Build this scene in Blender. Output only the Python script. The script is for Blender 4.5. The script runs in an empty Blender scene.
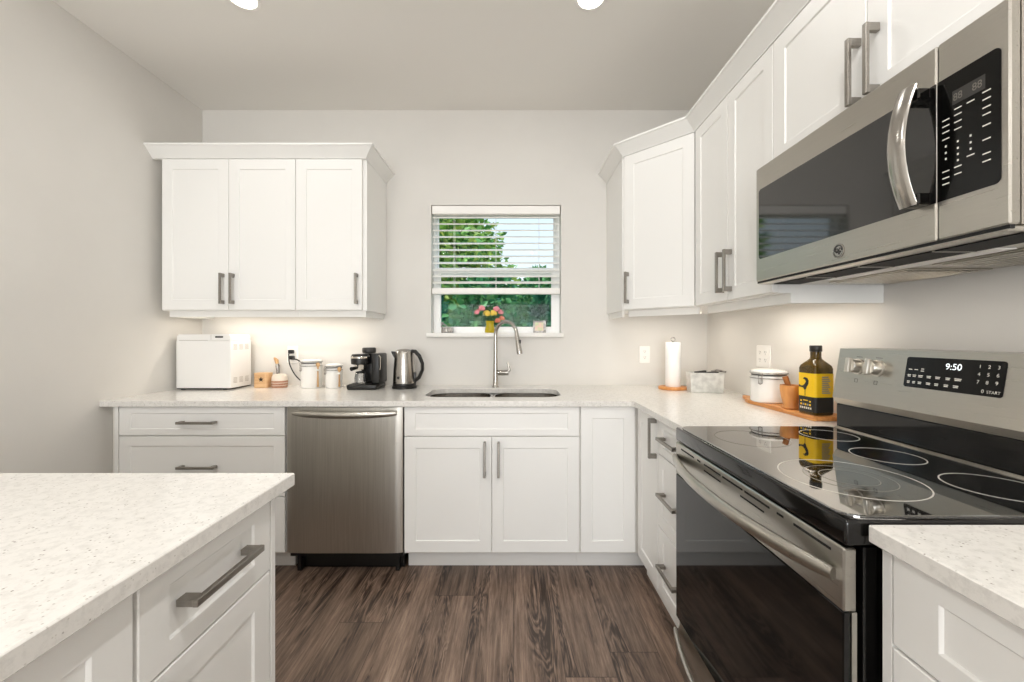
import bpy, bmesh, math, random
from mathutils import Vector, Matrix
from mathutils.geometry import tessellate_polygon
random.seed(7)
PI = math.pi
S = bpy.context.scene
C = S.collection

# ------------------------------------------------------------------ camera, world, sun, added rear fill, exposure
CAM_Z = 1.242
cam_d = bpy.data.cameras.new('camera'); cam = bpy.data.objects.new('camera', cam_d); C.objects.link(cam)
cam.location = (0, 0, CAM_Z); cam.rotation_euler = (PI/2, 0, 0)
cam_d.sensor_width = 36; cam_d.lens = 405/1024*36
cam_d.shift_x = -1.5/1024; cam_d.shift_y = -3.5/1024
cam_d.clip_start = 0.02
S.camera = cam
S.view_settings.view_transform = 'Standard'; S.view_settings.look = 'None'
S.view_settings.gamma = 1; S.view_settings.use_curve_mapping = False
S.view_settings.exposure = 0.02
S.cycles.max_bounces = 10; S.cycles.diffuse_bounces = 6; S.cycles.glossy_bounces = 5
S.cycles.transparent_max_bounces = 12; S.cycles.caustics_reflective = False; S.cycles.caustics_refractive = False
S.cycles.sample_clamp_indirect = 6

def lin(c):
    return tuple((x/255/12.92) if x/255 <= .04045 else ((x/255+.055)/1.055)**2.4 for x in c)

world = bpy.data.worlds.new('sky'); S.world = world; world.use_nodes = True
wn, wl = world.node_tree.nodes, world.node_tree.links
bgn = wn['Background']
tcn = wn.new('ShaderNodeTexCoord'); sepn = wn.new('ShaderNodeSeparateXYZ'); rampn = wn.new('ShaderNodeValToRGB')
wl.new(tcn.outputs['Generated'], sepn.inputs[0]); wl.new(sepn.outputs['Z'], rampn.inputs[0])
rampn.color_ramp.elements[0].position = 0.0; rampn.color_ramp.elements[0].color = (*lin((236,240,240)), 1)
rampn.color_ramp.elements[1].position = 0.55; rampn.color_ramp.elements[1].color = (*lin((176,214,240)), 1)
wl.new(rampn.outputs[0], bgn.inputs[0]); bgn.inputs[1].default_value = 1.35

def light(name, kind, loc, rot, energy, color=(1,1,1), **kw):
    d = bpy.data.lights.new(name, kind); o = bpy.data.objects.new(name, d); C.objects.link(o)
    o.location = loc; o.rotation_euler = rot; d.energy = energy; d.color = color
    for k, v in kw.items(): setattr(d, k, v)
    return o
light('sun', 'SUN', (-8,-6,12), (math.radians(48), 0, math.radians(-62)), 4.2, (1,.95,.86), angle=.01)
# added fill from behind the camera, standing in for patio door daylight
light('patio_daylight', 'AREA', (-.40,-5.12,1.15), (PI/2,0,0), 200, (.955,.98,1), shape='RECTANGLE', size=2.9, size_y=2.2)

# ------------------------------------------------------------------ materials
MATS = {}
def mat(name, rgb, rough=.5, metal=0, **kw):
    m = bpy.data.materials.new(name); m.use_nodes = True; MATS[name] = m
    b = m.node_tree.nodes['Principled BSDF']
    b.inputs['Base Color'].default_value = (*lin(rgb), 1); b.inputs['Roughness'].default_value = rough; b.inputs['Metallic'].default_value = metal
    for k, v in kw.items(): b.inputs[k].default_value = v
    return m
def nodes(m): return m.node_tree.nodes, m.node_tree.links, m.node_tree.nodes['Principled BSDF']
def N(m, t, **kw):
    n = m.node_tree.nodes.new('ShaderNode'+t)
    for k, v in kw.items(): setattr(n, k, v)
    return n
def coords(m, scale=(1,1,1), kind='Object'):
    t = N(m,'TexCoord'); p = N(m,'Mapping'); p.inputs['Scale'].default_value = scale
    m.node_tree.links.new(t.outputs[kind], p.inputs[0]); return p.outputs[0]
def ramp(m, src, stops):
    r = N(m,'ValToRGB'); e = r.color_ramp.elements
    while len(e) < len(stops): e.new(.5)
    for i, (p, c) in enumerate(stops): e[i].position = p; e[i].color = (*lin(c), 1) if len(c) == 3 else c
    m.node_tree.links.new(src, r.inputs[0]); return r.outputs[0]
def add_bump(m, src, strength=.1, dist=.01):
    b = N(m,'Bump'); b.inputs['Strength'].default_value = strength; b.inputs['Distance'].default_value = dist
    m.node_tree.links.new(src, b.inputs['Height']); m.node_tree.links.new(b.outputs[0], m.node_tree.nodes['Principled BSDF'].inputs['Normal'])
def noise(m, scale, vec=None, detail=3, rough=.5, dist=0):
    n = N(m,'TexNoise'); n.inputs['Scale'].default_value = scale; n.inputs['Detail'].default_value = detail
    n.inputs['Roughness'].default_value = rough; n.inputs['Distortion'].default_value = dist
    if vec is not None: m.node_tree.links.new(vec, n.inputs['Vector'])
    return n.outputs['Fac']
def noisy(name, rgb, rgb2, scale=8, rough=.5, metal=0, stretch=(1,1,1), bump=0, detail=4, lo=.35, hi=.65, **kw):
    m = mat(name, rgb, rough, metal, **kw); f = noise(m, scale, coords(m, stretch), detail)
    m.node_tree.links.new(ramp(m, f, [(lo, rgb), (hi, rgb2)]), nodes(m)[2].inputs['Base Color'])
    if bump: add_bump(m, f, bump, .002)
    return m

M_wall = noisy('wall_paint', (223,220,215), (220,217,212), 3, .7); 
add_bump(M_wall, noise(M_wall, 260, coords(M_wall)), .05, .001)
M_ceil = mat('ceiling_paint', (236,233,228), .85); add_bump(M_ceil, noise(M_ceil, 200, coords(M_ceil)), .05, .001)
M_cab = mat('white_cabinet_paint', (239,238,235), .38)
M_cabin = mat('cabinet_box_white', (232,229,223), .5)
M_trimw = mat('white_trim', (243,241,237), .4)
M_vinyl = mat('white_vinyl', (250,249,247), .35)
M_slat = mat('white_slat', (244,242,238), .4)
M_nick = noisy('brushed_nickel', (158,153,146), (150,145,138), 30, .38, 1, (1,1,14), 0)
def steel(name, rgb, rgb2, stretch, rough=.26, bump=.04):
    m = mat(name, rgb, rough, 1); v = coords(m, stretch); f = noise(m, 6, v, 5, .6)
    m.node_tree.links.new(ramp(m, f, [(.3, rgb), (.7, rgb2)]), nodes(m)[2].inputs['Base Color'])
    r = N(m,'MapRange'); r.inputs[3].default_value = rough-.02; r.inputs[4].default_value = rough+.05
    m.node_tree.links.new(f, r.inputs[0]); m.node_tree.links.new(r.outputs[0], nodes(m)[2].inputs['Roughness'])
    if bump: add_bump(m, f, bump, .002)
    return m
M_steel_v = steel('stainless_vertical_grain', (206,202,194), (190,186,178), (30,30,.5), .32, .006)
M_steel_h = steel('stainless_horizontal_grain', (184,180,172), (180,176,168), (40,.8,60), .27, 0)
M_steel_b = steel('stainless_sink', (190,186,180), (170,166,160), (12,12,12), .2, .02)
M_chrome = mat('polished_metal', (205,200,193), .12, 1)
M_faucet = mat('brushed_faucet_steel', (176,172,166), .22, 1)
M_black = mat('black_plastic', (22,21,20), .35)
M_blackg = mat('black_gloss', (14,13,12), .08)
M_glassblk = mat('black_ceramic_glass', (9,9,9), .03, **{'IOR': 5.5})
M_ovenblk = mat('black_oven_glass', (8,8,8), .05, **{'IOR': 1.47})
M_mwglass = mat('black_appliance_glass', (9,9,9), .05, **{'IOR': 1.85})
M_panelblk = mat('black_control_glass', (10,10,9), .12, **{'IOR': 1.35})
M_dkgrey = mat('dark_grey_plastic', (46,44,42), .4)
M_ring = mat('burner_ring_print', (196,192,184), .3)
M_print = mat('white_print', (225,222,214), .5)
M_dim = mat('grey_print', (120,116,108), .5)
M_led = mat('lit_digits', (235,240,240), .4, **{'Emission Color': (.9,.97,1,1), 'Emission Strength': 1.0})
M_gap = mat('dark_gap', (16,15,14), .8)
M_plate = mat('outlet_plate', (246,244,240), .35)
M_ceram = mat('white_ceramic', (240,239,236), .16)
M_appl = mat('white_appliance_plastic', (243,242,240), .3)
M_applg = mat('grey_vent_print', (196,193,188), .5)
M_wood = noisy('light_wood', (226,188,142), (206,160,112), 9, .5, 0, (1,1,8), .03)
M_wood2 = noisy('olive_wood', (226,160,92), (188,116,56), 10, .42, 0, (2,2,.5), .02)
M_board = noisy('cutting_board_wood', (228,164,94), (196,124,62), 12, .45, 0, (6,.7,6), .02)
M_pestle = noisy('dark_wood', (168,108,52), (134,82,38), 10, .45, 0, (2,2,.5))
M_spoon = noisy('bamboo', (206,168,120), (184,140,92), 16, .5, 0, (4,4,.6))
M_terra = noisy('terracotta_band', (186,138,112), (166,118,94), 20, .6)
M_cream = mat('cream_glaze', (226,214,200), .4)
M_paper = mat('paper_towel', (250,249,247), .9); add_bump(M_paper, noise(M_paper, 140, coords(M_paper)), .25, .002)
M_tin = noisy('galvanised_tin', (226,226,222), (198,198,194), 26, .5, .15, (1,1,1), .03)
M_oil = mat('green_bottle_glass', (92,70,18), .05, 0, **{'Transmission Weight': .35, 'IOR': 1.45})
M_yel = mat('yellow_label', (255,208,14), .5)
M_lblk = mat('black_label', (26,24,22), .5)
M_lgrey = mat('grey_label_text', (150,152,150), .5)
M_cap = mat('black_cap', (34,31,27), .35)
M_vase = mat('amber_vase_glass', (232,206,44), .06, 0, **{'Transmission Weight': .4, 'IOR': 1.4})
M_pink = noisy('pink_petals', (232,120,136), (244,176,180), 60, .6)
M_yelf = noisy('yellow_petals', (240,204,70), (248,224,120), 60, .6)
M_coral = noisy('coral_petals', (226,120,90), (238,160,130), 60, .6)
M_stem = mat('flower_leaf', (50,84,40), .5)
M_photo = noisy('framed_photo', (238,206,190), (196,222,170), 30, .4)
M_pewter = noisy('pewter', (186,182,178), (120,116,112), 60, .35, .8)
M_trunk = noisy('bark', (84,66,50), (52,42,34), 14, .9, 0, (1,1,.2), .3)
M_lamp = mat('downlight_lens', (255,250,240), .5, **{'Emission Color': (1,.93,.82,1), 'Emission Strength': 7})
M_strip = mat('led_strip_lens', (255,246,230), .5, **{'Emission Color': (1,.86,.68,1), 'Emission Strength': 3})

# quartz worktops
def quartz():
    m = mat('white_quartz', (240,238,233), .16); v = coords(m)
    vo = N(m,'TexVoronoi'); vo.inputs['Scale'].default_value = 230; m.node_tree.links.new(v, vo.inputs['Vector'])
    sp = N(m,'SeparateColor'); m.node_tree.links.new(vo.outputs['Color'], sp.inputs[0])
    a = ramp(m, sp.outputs[0], [(.86, (0,0,0,1)), (.92, (1,1,1,1))])
    d = ramp(m, vo.outputs['Distance'], [(.25, (1,1,1,1)), (.45, (0,0,0,1))])
    mu = N(m,'Math', operation='MULTIPLY'); m.node_tree.links.new(a, mu.inputs[0]); m.node_tree.links.new(d, mu.inputs[1])
    big = ramp(m, noise(m, 60, v, 5, .7), [(.36, (218,215,210)), (.54, (231,228,223))])
    tint = ramp(m, sp.outputs[1], [(.0, (120,112,102)), (.25, (176,169,160)), (1, (214,209,202))])
    mx = N(m,'MixRGB'); m.node_tree.links.new(mu.outputs[0], mx.inputs[0]); m.node_tree.links.new(big, mx.inputs[1]); m.node_tree.links.new(tint, mx.inputs[2])
    m.node_tree.links.new(mx.outputs[0], nodes(m)[2].inputs['Base Color']); return m
M_quartz = quartz()

# dark vinyl plank floor, planks run along Y
def planks():
    m = mat('dark_plank_floor', (90,68,54), .42); L = m.node_tree.links
    t = N(m,'TexCoord'); s = N(m,'SeparateXYZ'); L.new(t.outputs['Object'], s.inputs[0])
    def math_(op, a, b=None):
        n = N(m,'Math', operation=op)
        for i, q in enumerate((a, b)):
            if q is None: continue
            if isinstance(q, (int,float)): n.inputs[i].default_value = q
            else: L.new(q, n.inputs[i])
        return n.outputs[0]
    W, LEN = .19, 1.22
    xr = math_('DIVIDE', s.outputs['X'], W); row = math_('FLOOR', xr)
    wn1 = N(m,'TexWhiteNoise', noise_dimensions='1D'); L.new(row, wn1.inputs['W'])
    yy = math_('ADD', math_('DIVIDE', s.outputs['Y'], LEN), math_('MULTIPLY', wn1.outputs['Value'], 5.3)); col = math_('FLOOR', yy)
    pid = math_('ADD', math_('MULTIPLY', row, 17.13), math_('MULTIPLY', col, 5.71))
    wn2 = N(m,'TexWhiteNoise', noise_dimensions='1D'); L.new(pid, wn2.inputs['W'])
    # per-plank shifted grain coordinates
    cmb = N(m,'CombineXYZ'); L.new(math_('MULTIPLY', s.outputs['X'], 1), cmb.inputs[0]); L.new(s.outputs['Y'], cmb.inputs[1]); L.new(math_('MULTIPLY', wn2.outputs['Value'], 40), cmb.inputs[2])
    mp = N(m,'Mapping'); mp.inputs['Scale'].default_value = (26, 1.7, 1); L.new(cmb.outputs[0], mp.inputs[0])
    fine = noise(m, 3.0, mp.outputs[0], 8, .7, .3)
    mp2 = N(m,'Mapping'); mp2.inputs['Scale'].default_value = (7, .85, 1); L.new(cmb.outputs[0], mp2.inputs[0])
    broad = noise(m, 1.6, mp2.outputs[0], 4, .55, .8)
    bands = math_('FRACT', math_('MULTIPLY', broad, 13))
    bl = math_('ABSOLUTE', math_('SUBTRACT', bands, .5))
    mp3 = N(m,'Mapping'); mp3.inputs['Scale'].default_value = (9, 1.1, 1); L.new(cmb.outputs[0], mp3.inputs[0])
    patch = noise(m, 1.3, mp3.outputs[0], 2, .5, .4)
    msk = N(m,'MapRange'); msk.inputs[1].default_value = .48; msk.inputs[2].default_value = .62; L.new(patch, msk.inputs[0])
    vein = math_('MULTIPLY', math_('SUBTRACT', bl, .27), math_('MULTIPLY', msk.outputs[0], .50))
    g = math_('ADD', math_('ADD', math_('MULTIPLY', fine, .64), vein), math_('MULTIPLY', broad, .20))
    g = math_('ADD', g, math_('MULTIPLY', math_('SUBTRACT', .5, patch), .38))
    g = math_('ADD', g, .105)
    base = ramp(m, g, [(.36, (50,38,30)), (.50, (97,79,67)), (.62, (130,109,94)), (.78, (170,149,131))])
    tone = N(m,'HueSaturation'); L.new(base, tone.inputs['Color']); tone.inputs['Saturation'].default_value = .98
    L.new(math_('ADD', math_('MULTIPLY', wn2.outputs['Value'], .72), .68), tone.inputs['Value'])
    fx = math_('FRACT', xr); fy = math_('FRACT', yy)
    ex = math_('LESS_THAN', math_('MINIMUM', fx, math_('SUBTRACT', 1, fx)), .009)
    ey = math_('LESS_THAN', math_('MINIMUM', fy, math_('SUBTRACT', 1, fy)), .0016)
    e = math_('MULTIPLY', math_('MAXIMUM', ex, ey), .55)
    mx = N(m,'MixRGB'); L.new(e, mx.inputs[0]); L.new(tone.outputs[0], mx.inputs[1]); mx.inputs[2].default_value = (*lin((40,28,22)), 1)
    L.new(mx.outputs[0], nodes(m)[2].inputs['Base Color'])
    add_bump(m, g, .12, .002)
    return m
M_floor = planks()

# clear window glass: mostly see-through with a weak reflection
M_glass = bpy.data.materials.new('window_glass'); M_glass.use_nodes = True
gn, gl = M_glass.node_tree.nodes, M_glass.node_tree.links
gn.remove(gn['Principled BSDF'])
gt = gn.new('ShaderNodeBsdfTransparent'); gg = gn.new('ShaderNodeBsdfGlossy'); gg.inputs['Roughness'].default_value = .02; gm = gn.new('ShaderNodeMixShader')
gm.inputs[0].default_value = .005; gt.inputs[0].default_value = (.985,.995,.99,1)
gl.new(gt.outputs[0], gm.inputs[1]); gl.new(gg.outputs[0], gm.inputs[2]); gl.new(gm.outputs[0], gn['Material Output'].inputs[0])

def foliage(name, a, b, c):
    m = mat(name, a, .55); g = N(m,'NewGeometry'); 
    m.node_tree.links.new(ramp(m, g.outputs['Random Per Island'], [(0, a), (.55, b), (1, c)]), nodes(m)[2].inputs['Base Color'])
    return m
F_light = foliage('sunlit_leaves', (88,150,84), (150,190,92), (206,216,120))
F_mid = foliage('mid_leaves', (44,116,84), (76,146,88), (120,172,104))
F_dark = foliage('dark_leaves', (24,92,76), (44,118,86), (78,146,96))
M_lawn = noisy('lawn_grass', (70,112,62), (40,84,50), 5, .9)

# ------------------------------------------------------------------ mesh builder
class G:
    def __init__(s): s.v, s.f, s.m, s.sm = [], [], [], []
    def add(s, vs, fs, mat=0, smooth=False):
        o = len(s.v); s.v += [Vector(v) for v in vs]
        for f in fs: s.f.append([i+o for i in f]); s.m.append(mat); s.sm.append(smooth)
    def box(s, x0, x1, y0, y1, z0, z1, bev=0, mat=0, seg=1, X=None):
        b = bmesh.new(); bmesh.ops.create_cube(b, size=1)
        for v in b.verts: v.co = Vector(((x0+x1)/2+v.co.x*(x1-x0), (y0+y1)/2+v.co.y*(y1-y0), (z0+z1)/2+v.co.z*(z1-z0)))
        if bev: bmesh.ops.bevel(b, geom=b.edges[:], offset=bev, segments=seg, affect='EDGES', profile=.5)
        b.verts.index_update()
        vs = [v.co.copy() for v in b.verts]
        if X: vs = [X(v) for v in vs]
        s.add(vs, [[v.index for v in f.verts] for f in b.faces], mat, seg > 1); b.free(); return s
    def rings(s, rs, cap0=True, cap1=True, mat=0, smooth=False, loop=False):
        n = len(rs[0]); vs = [p for r in rs for p in r]; fs = []
        for i in range(len(rs)-1):
            for j in range(n): k = (j+1) % n; fs.append([i*n+j, i*n+k, (i+1)*n+k, (i+1)*n+j])
        if loop:
            i = len(rs)-1
            for j in range(n): k = (j+1) % n; fs.append([i*n+j, i*n+k, k, j])
        if cap0 and not loop: fs.append(list(range(n))[::-1])
        if cap1 and not loop: fs.append([(len(rs)-1)*n+j for j in range(n)])
        s.add(vs, fs, mat, smooth); return s
    def lathe(s, prof, c=(0,0,0), seg=28, mat=0, X=None, smooth=True):
        rs = []
        for r, z in prof:
            ring = [Vector((r*math.cos(2*PI*k/seg), r*math.sin(2*PI*k/seg), z)) for k in range(seg)]
            rs.append([(X(p) if X else p+Vector(c)) for p in ring])
        return s.rings(rs, mat=mat, smooth=smooth)
    def tube(s, pts, r, seg=10, mat=0, ry=None, up=None, loop=False):
        pts = [Vector(p) for p in pts]; n = len(pts); rs = []; pn = None
        for i, p in enumerate(pts):
            if loop: t = (pts[(i+1) % n]-pts[i-1])
            else: t = (pts[min(i+1, n-1)]-pts[max(i-1, 0)])
            t.normalize()
            ref = Vector(up) if up else (pn if pn else (Vector((0,0,1)) if abs(t.z) < .9 else Vector((1,0,0))))
            nn = (ref-t*ref.dot(t)).normalized(); pn = nn; bb = t.cross(nn)
            ri = r[i] if isinstance(r, (list, tuple)) else r; rj = (ry[i] if isinstance(ry, (list,tuple)) else ry) if ry else ri
            rs.append([p+nn*(rj*math.cos(2*PI*k/seg))+bb*(ri*math.sin(2*PI*k/seg)) for k in range(seg)])
        return s.rings(rs, mat=mat, smooth=True, loop=loop)
    def ball(s, c, r, seg=12, mat=0, sc=(1,1,1)):
        prof = [(math.sin(PI*i/seg), -math.cos(PI*i/seg)) for i in range(1, seg)]
        return s.lathe(prof, seg=seg+4, mat=mat, X=lambda p: Vector((c[0]+p.x*r*sc[0], c[1]+p.y*r*sc[1], c[2]+p.z*r*sc[2])))
    def plate(s, outer, holes, X, t, mat=0):
        """extruded flat plate; outer/holes are 2D loops, X maps (a,b,depth) to 3D"""
        ar = lambda l: sum(l[i-1][0]*l[i][1]-l[i][0]*l[i-1][1] for i in range(len(l)))
        holes = [h[::-1] if ar(h)*ar(outer) > 0 else h for h in holes]
        loops = [outer]+holes; flat = [p for l in loops for p in l]
        tris = tessellate_polygon([[Vector((a,b,0)) for a, b in l] for l in loops])
        n = len(flat); vs = [X(a,b,0) for a, b in flat]+[X(a,b,t) for a, b in flat]
        fs = [list(q) for q in tris]+[[i+n for i in q][::-1] for q in tris]; o = 0
        for l in loops:
            for i in range(len(l)): j = (i+1) % len(l); fs.append([o+i, o+j, o+j+n, o+i+n])
            o += len(l)
        s.add(vs, fs, mat); return s
    def prism(s, poly, X, a, b, mat=0, smooth=False):
        return s.rings([[X(p[0], p[1], a) for p in poly], [X(p[0], p[1], b) for p in poly]], mat=mat, smooth=smooth)
    def move(s, M):
        s.v = [M @ v for v in s.v]; return s
    def build(s, name, mats, parent=None, smooth=None, base=None):
        mats = mats if isinstance(mats, (list, tuple)) else [mats]
        me = bpy.data.meshes.new(name); o = bpy.data.objects.new(name, me); C.objects.link(o)
        if parent is not None:
            off = LOC.get(parent.name, Vector()); LOC[o.name] = off; o.parent = parent
        else:
            xs = [v.x for v in s.v]; ys = [v.y for v in s.v]; zs = [v.z for v in s.v]
            off = Vector(base) if base else Vector(((min(xs)+max(xs))/2, (min(ys)+max(ys))/2, min(zs)))
            o.location = off; LOC[o.name] = off
        me.from_pydata([tuple(v-off) for v in s.v], [], s.f)
        for m in mats: me.materials.append(m)
        b = bmesh.new(); b.from_mesh(me); bmesh.ops.recalc_face_normals(b, faces=b.faces[:]); b.to_mesh(me); b.free()
        for p, mi, sm in zip(me.polygons, s.m, s.sm): p.material_index = mi; p.use_smooth = sm if smooth is None else smooth
        if any(p.use_smooth for p in me.polygons): me.set_sharp_from_angle(angle=math.radians(40))
        return o
LOC = {}
def tag(o, label, cat=None, group=None, kind=None):
    if label: o['label'] = label
    if cat: o['category'] = cat
    if group: o['group'] = group
    if kind: o['kind'] = kind
    return o
def thing(name, label, cat, loc, rot=0, group=None, local=False):
    o = bpy.data.objects.new(name, None); C.objects.link(o); o.empty_display_size = .05
    o.location = loc; o.rotation_euler = (0,0,rot); LOC[o.name] = Vector() if (local or rot) else Vector(loc)
    return tag(o, label, cat, group)
def struct(o, label=None, cat=None):
    o['kind'] = 'structure'
    if label: o['label'] = label
    o['category'] = cat or o.name.split('_')[0]
    return o
def dup(root, loc, label=None):
    r = root.copy(); C.objects.link(r); r.location = loc
    if label: r['label'] = label
    for ch in list(root.children):
        c = ch.copy(); C.objects.link(c); c.parent = r
        for g in list(ch.children):
            d = g.copy(); C.objects.link(d); d.parent = c
    return r
def rrect(a0, a1, b0, b1, r, seg=6, corners=(1,1,1,1)):
    pts = []
    for (ca, cb, st, on) in ((a1-r, b1-r, 0, corners[0]), (a0+r, b1-r, 90, corners[1]), (a0+r, b0+r, 180, corners[2]), (a1-r, b0+r, 270, corners[3])):
        if on:
            for k in range(seg+1):
                t = math.radians(st+90*k/seg); pts.append((ca+r*math.cos(t), cb+r*math.sin(t)))
        else:
            pts.append((a1 if st in (0,270) else a0, b1 if st in (0,90) else b0))
    return pts
Z = Vector((0,0,1))
def front(origin, u, n):
    """local frame of a cabinet front: a along the width, b up, c out of the face"""
    o, u, n = Vector(origin), Vector(u).normalized(), Vector(n).normalized()
    return lambda a, b, c=0: o+u*a+Z*b+n*c
def shaker(g, F, a0, a1, b0, b1, fr=.06, t=.02, rec=.005, ch=.0018, fb=None):
    fb = fb or fr
    R = lambda da, db, c: [F(a0+da, b0+db, c), F(a1-da, b0+db, c), F(a1-da, b1-db, c), F(a0+da, b1-db, c)]
    g.rings([R(0,0,-t), R(0,0,-ch), R(ch,ch,0), R(fr-.001,fb-.001,0), R(fr+.0005,fb+.0005,-.0015), R(fr+.0025,fb+.0025,-rec)]); return g
def pull(F, a, b, L=.18, vert=True):
    """bar pull with two broad posts, centre at (a,b) on face frame F"""
    g = G(); h = L/2
    def bx(a0, a1, b0, b1, c0, c1, bev): g.box(a0, a1, b0, b1, c0, c1, bev, X=lambda v: F(v.x, v.y, v.z))
    w = .0065
    if vert:
        bx(a-w, a+w, b-h, b+h, .027, .037, .0012)
        for q in (-1, 1):
            e = b+q*h; lo, hi = sorted((e, e-q*.022)); bx(a-w+.0005, a+w-.0005, lo+.0005, hi-.0005, 0, .0275, .0008)
    else:
        bx(a-h, a+h, b-w, b+w, .027, .037, .0012)
        for q in (-1, 1):
            e = a+q*h; lo, hi = sorted((e, e-q*.022)); bx(lo+.0005, hi-.0005, b-w+.0005, b+w-.0005, 0, .0275, .0008)
    return g
def door(parent, F, a0, a1, b0, b1, hp=None, vert=True, name='door', fr=.06, fb=None, L=.18):
    d = shaker(G(), F, a0, a1, b0, b1, fr, fb=fb).build(name, M_cab, parent)
    if hp: pull(F, hp[0], hp[1], L, vert).build('handle', M_nick, d)
    return d
def text_mesh(g, body, size, X, mat=0, depth=.0004):
    cu = bpy.data.curves.new('t', 'FONT'); cu.body = body; cu.size = size; cu.align_x = 'CENTER'; cu.align_y = 'CENTER'
    o = bpy.data.objects.new('t', cu); C.objects.link(o); bpy.context.view_layer.update()
    me = bpy.data.meshes.new_from_object(o.evaluated_get(bpy.context.evaluated_depsgraph_get()))
    g.add([X(v.co.x, v.co.y, depth) for v in me.vertices], [list(p.vertices) for p in me.polygons], mat)
    bpy.data.objects.remove(o); bpy.data.curves.remove(cu); bpy.data.meshes.remove(me)

# ------------------------------------------------------------------ room shell
XL, XR, YB, YR, ZC = -2.135, 1.33, 2.78, -5.0, 2.802
T = .15
struct(G().box(XL-T, XR+T, YR-T, YB+T, -.12, 0).build('floor', M_floor, base=(0,0,0)), 'dark brown wood plank floor')
struct(G().box(XL-T, XR+T, YR-T, YB+T, ZC, ZC+.15).build('ceiling', M_ceil), 'plain pale grey ceiling')
struct(G().box(XL-T, XL, YR, YB, 0, ZC).build('wall_left', M_wall), 'plain painted wall at left')
struct(G().box(XR, XR+T, YR, YB, 0, ZC).build('wall_right', M_wall), 'plain painted wall behind the range')
WX0, WX1, WZ0, WZ1 = -.566, .326, 1.262, 2.1515
struct(G().plate([(XL-T,0),(XR+T,0),(XR+T,ZC),(XL-T,ZC)], [[(WX0,WZ0),(WX0,WZ1),(WX1,WZ1),(WX1,WZ0)]], lambda a,b,c: Vector((a,YB+c,b)), T).build('wall_back', M_wall), 'painted wall with the kitchen window')
struct(G().plate([(XL-T,0),(XR+T,0),(XR+T,ZC),(XL-T,ZC)], [[(-1.8,.05),(-1.8,2.2),(1.0,2.2),(1.0,.05)]], lambda a,b,c: Vector((a,YR-c,b)), T).build('wall_rear', M_wall), 'wall with an added patio door opening behind the photographer')
g = G()  # unseen patio door, added as the opening for the rear fill light
for a0, a1, b0, b1 in ((-1.8,-1.73,.05,2.2),(.93,1.0,.05,2.2),(-.44,-.36,.05,2.2),(-1.8,1.0,2.13,2.2),(-1.8,1.0,.05,.13)): g.box(a0, a1, YR-.09, YR-.03, b0, b1, .004)
struct(g.build('door_1', M_vinyl), 'unseen white framed patio door added for the rear fill light', 'door')
struct(G().box(XL, XL+.014, YR, 2.1, 0, .1, .003).build('baseboard_left', M_trimw), 'white baseboard')

# kitchen window
win = bpy.data.objects.new('window_1', None); C.objects.link(win); win.location = ((WX0+WX1)/2, YB+.09, WZ0); LOC['window_1'] = Vector(win.location)
struct(win, 'white vinyl single hung kitchen window', 'window')
YF = YB+.082
FX = lambda y0: (lambda a, b, c: Vector((a, y0+c, b)))
def rect(a0, a1, b0, b1): return [(a0,b0),(a1,b0),(a1,b1),(a0,b1)]
G().plate(rect(WX0+.001,WX1-.001,WZ0+.012,WZ1-.001), [rect(WX0+.015,WX1-.018,WZ0+.030,WZ1-.03)], FX(YF), .066).build('window_frame', M_vinyl, win)
sl = G().plate(rect(WX0+.015,WX1-.018,WZ0+.030,1.735), [rect(WX0+.050,WX1-.058,WZ0+.056,1.695)], FX(YF+.004), .028).build('lower_sash', M_vinyl, win)
G().box(WX0+.045,WX1-.05,YF+.016,YF+.02,WZ0+.062,1.70).build('glass', M_glass, sl)
su = G().plate(rect(WX0+.015,WX1-.018,1.69,WZ1-.03), [rect(WX0+.030,WX1-.040,1.725,WZ1-.052)], FX(YF+.034), .028).build('upper_sash', M_vinyl, win)
G().box(WX0+.025,WX1-.035,YF+.046,YF+.05,1.72,WZ1-.05).build('glass', M_glass, su)
g = G(); 
for q in (-.35,.12): g.box(q-.012, q+.012, YF-.004, YF+.006, 1.727, 1.739, .003)
g.build('sash_lock', M_vinyl, win)
struct(G().box(-.594,.342,YB-.028,YB+.0,WZ0-.017,WZ0+.0115,.004,seg=2).box(WX0+.0005,WX1-.0005,YB-.005,YF+.01,WZ0+.0005,WZ0+.0115).build('window_sill', M_trimw), 'white window sill board', 'window sill')

# ------------------------------------------------------------------ blind
bl = thing('window_blind', 'white slatted blind half lowered over the kitchen window', 'blind', ((WX0+WX1)/2, YB+.035, 1.54))
BX0, BX1 = WX0+.006, WX1-.006
PZ = lambda y: CAM_Z+(337.5-y)*2.81/405
G().box(BX0, BX1, YB+.004, YB+.05, PZ(215), WZ1-.003, .003).build('headrail', M_slat, bl)
for k in range(11):
    z = PZ(217.5+6.5*k); g = G(); tl = .42
    prof = [(-.025,-.0012),(0,.0025),(.025,-.0012),(.025,.0016),(0,.0053),(-.025,.0016)]
    g.prism([(YB+.03+p, z+q+p*tl) for p, q in prof], lambda a,b,c: Vector((c,a,b)), BX0+.004, BX1-.004)
    g.build('slat', M_slat, bl)
G().box(BX0, BX1, YB+.006, YB+.054, PZ(294.3), PZ(288.3), .003, seg=2).build('bottom_rail', M_slat, bl)
for q in (454.5, 496, 539):
    x = (q-513.5)*2.81/405; g = G()
    for yy in (YB+.0035, YB+.0565): g.tube([(x,yy,PZ(215)),(x,yy,PZ(289))], .0011, 6)
    g.build('ladder_cord', M_slat, bl)

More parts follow.
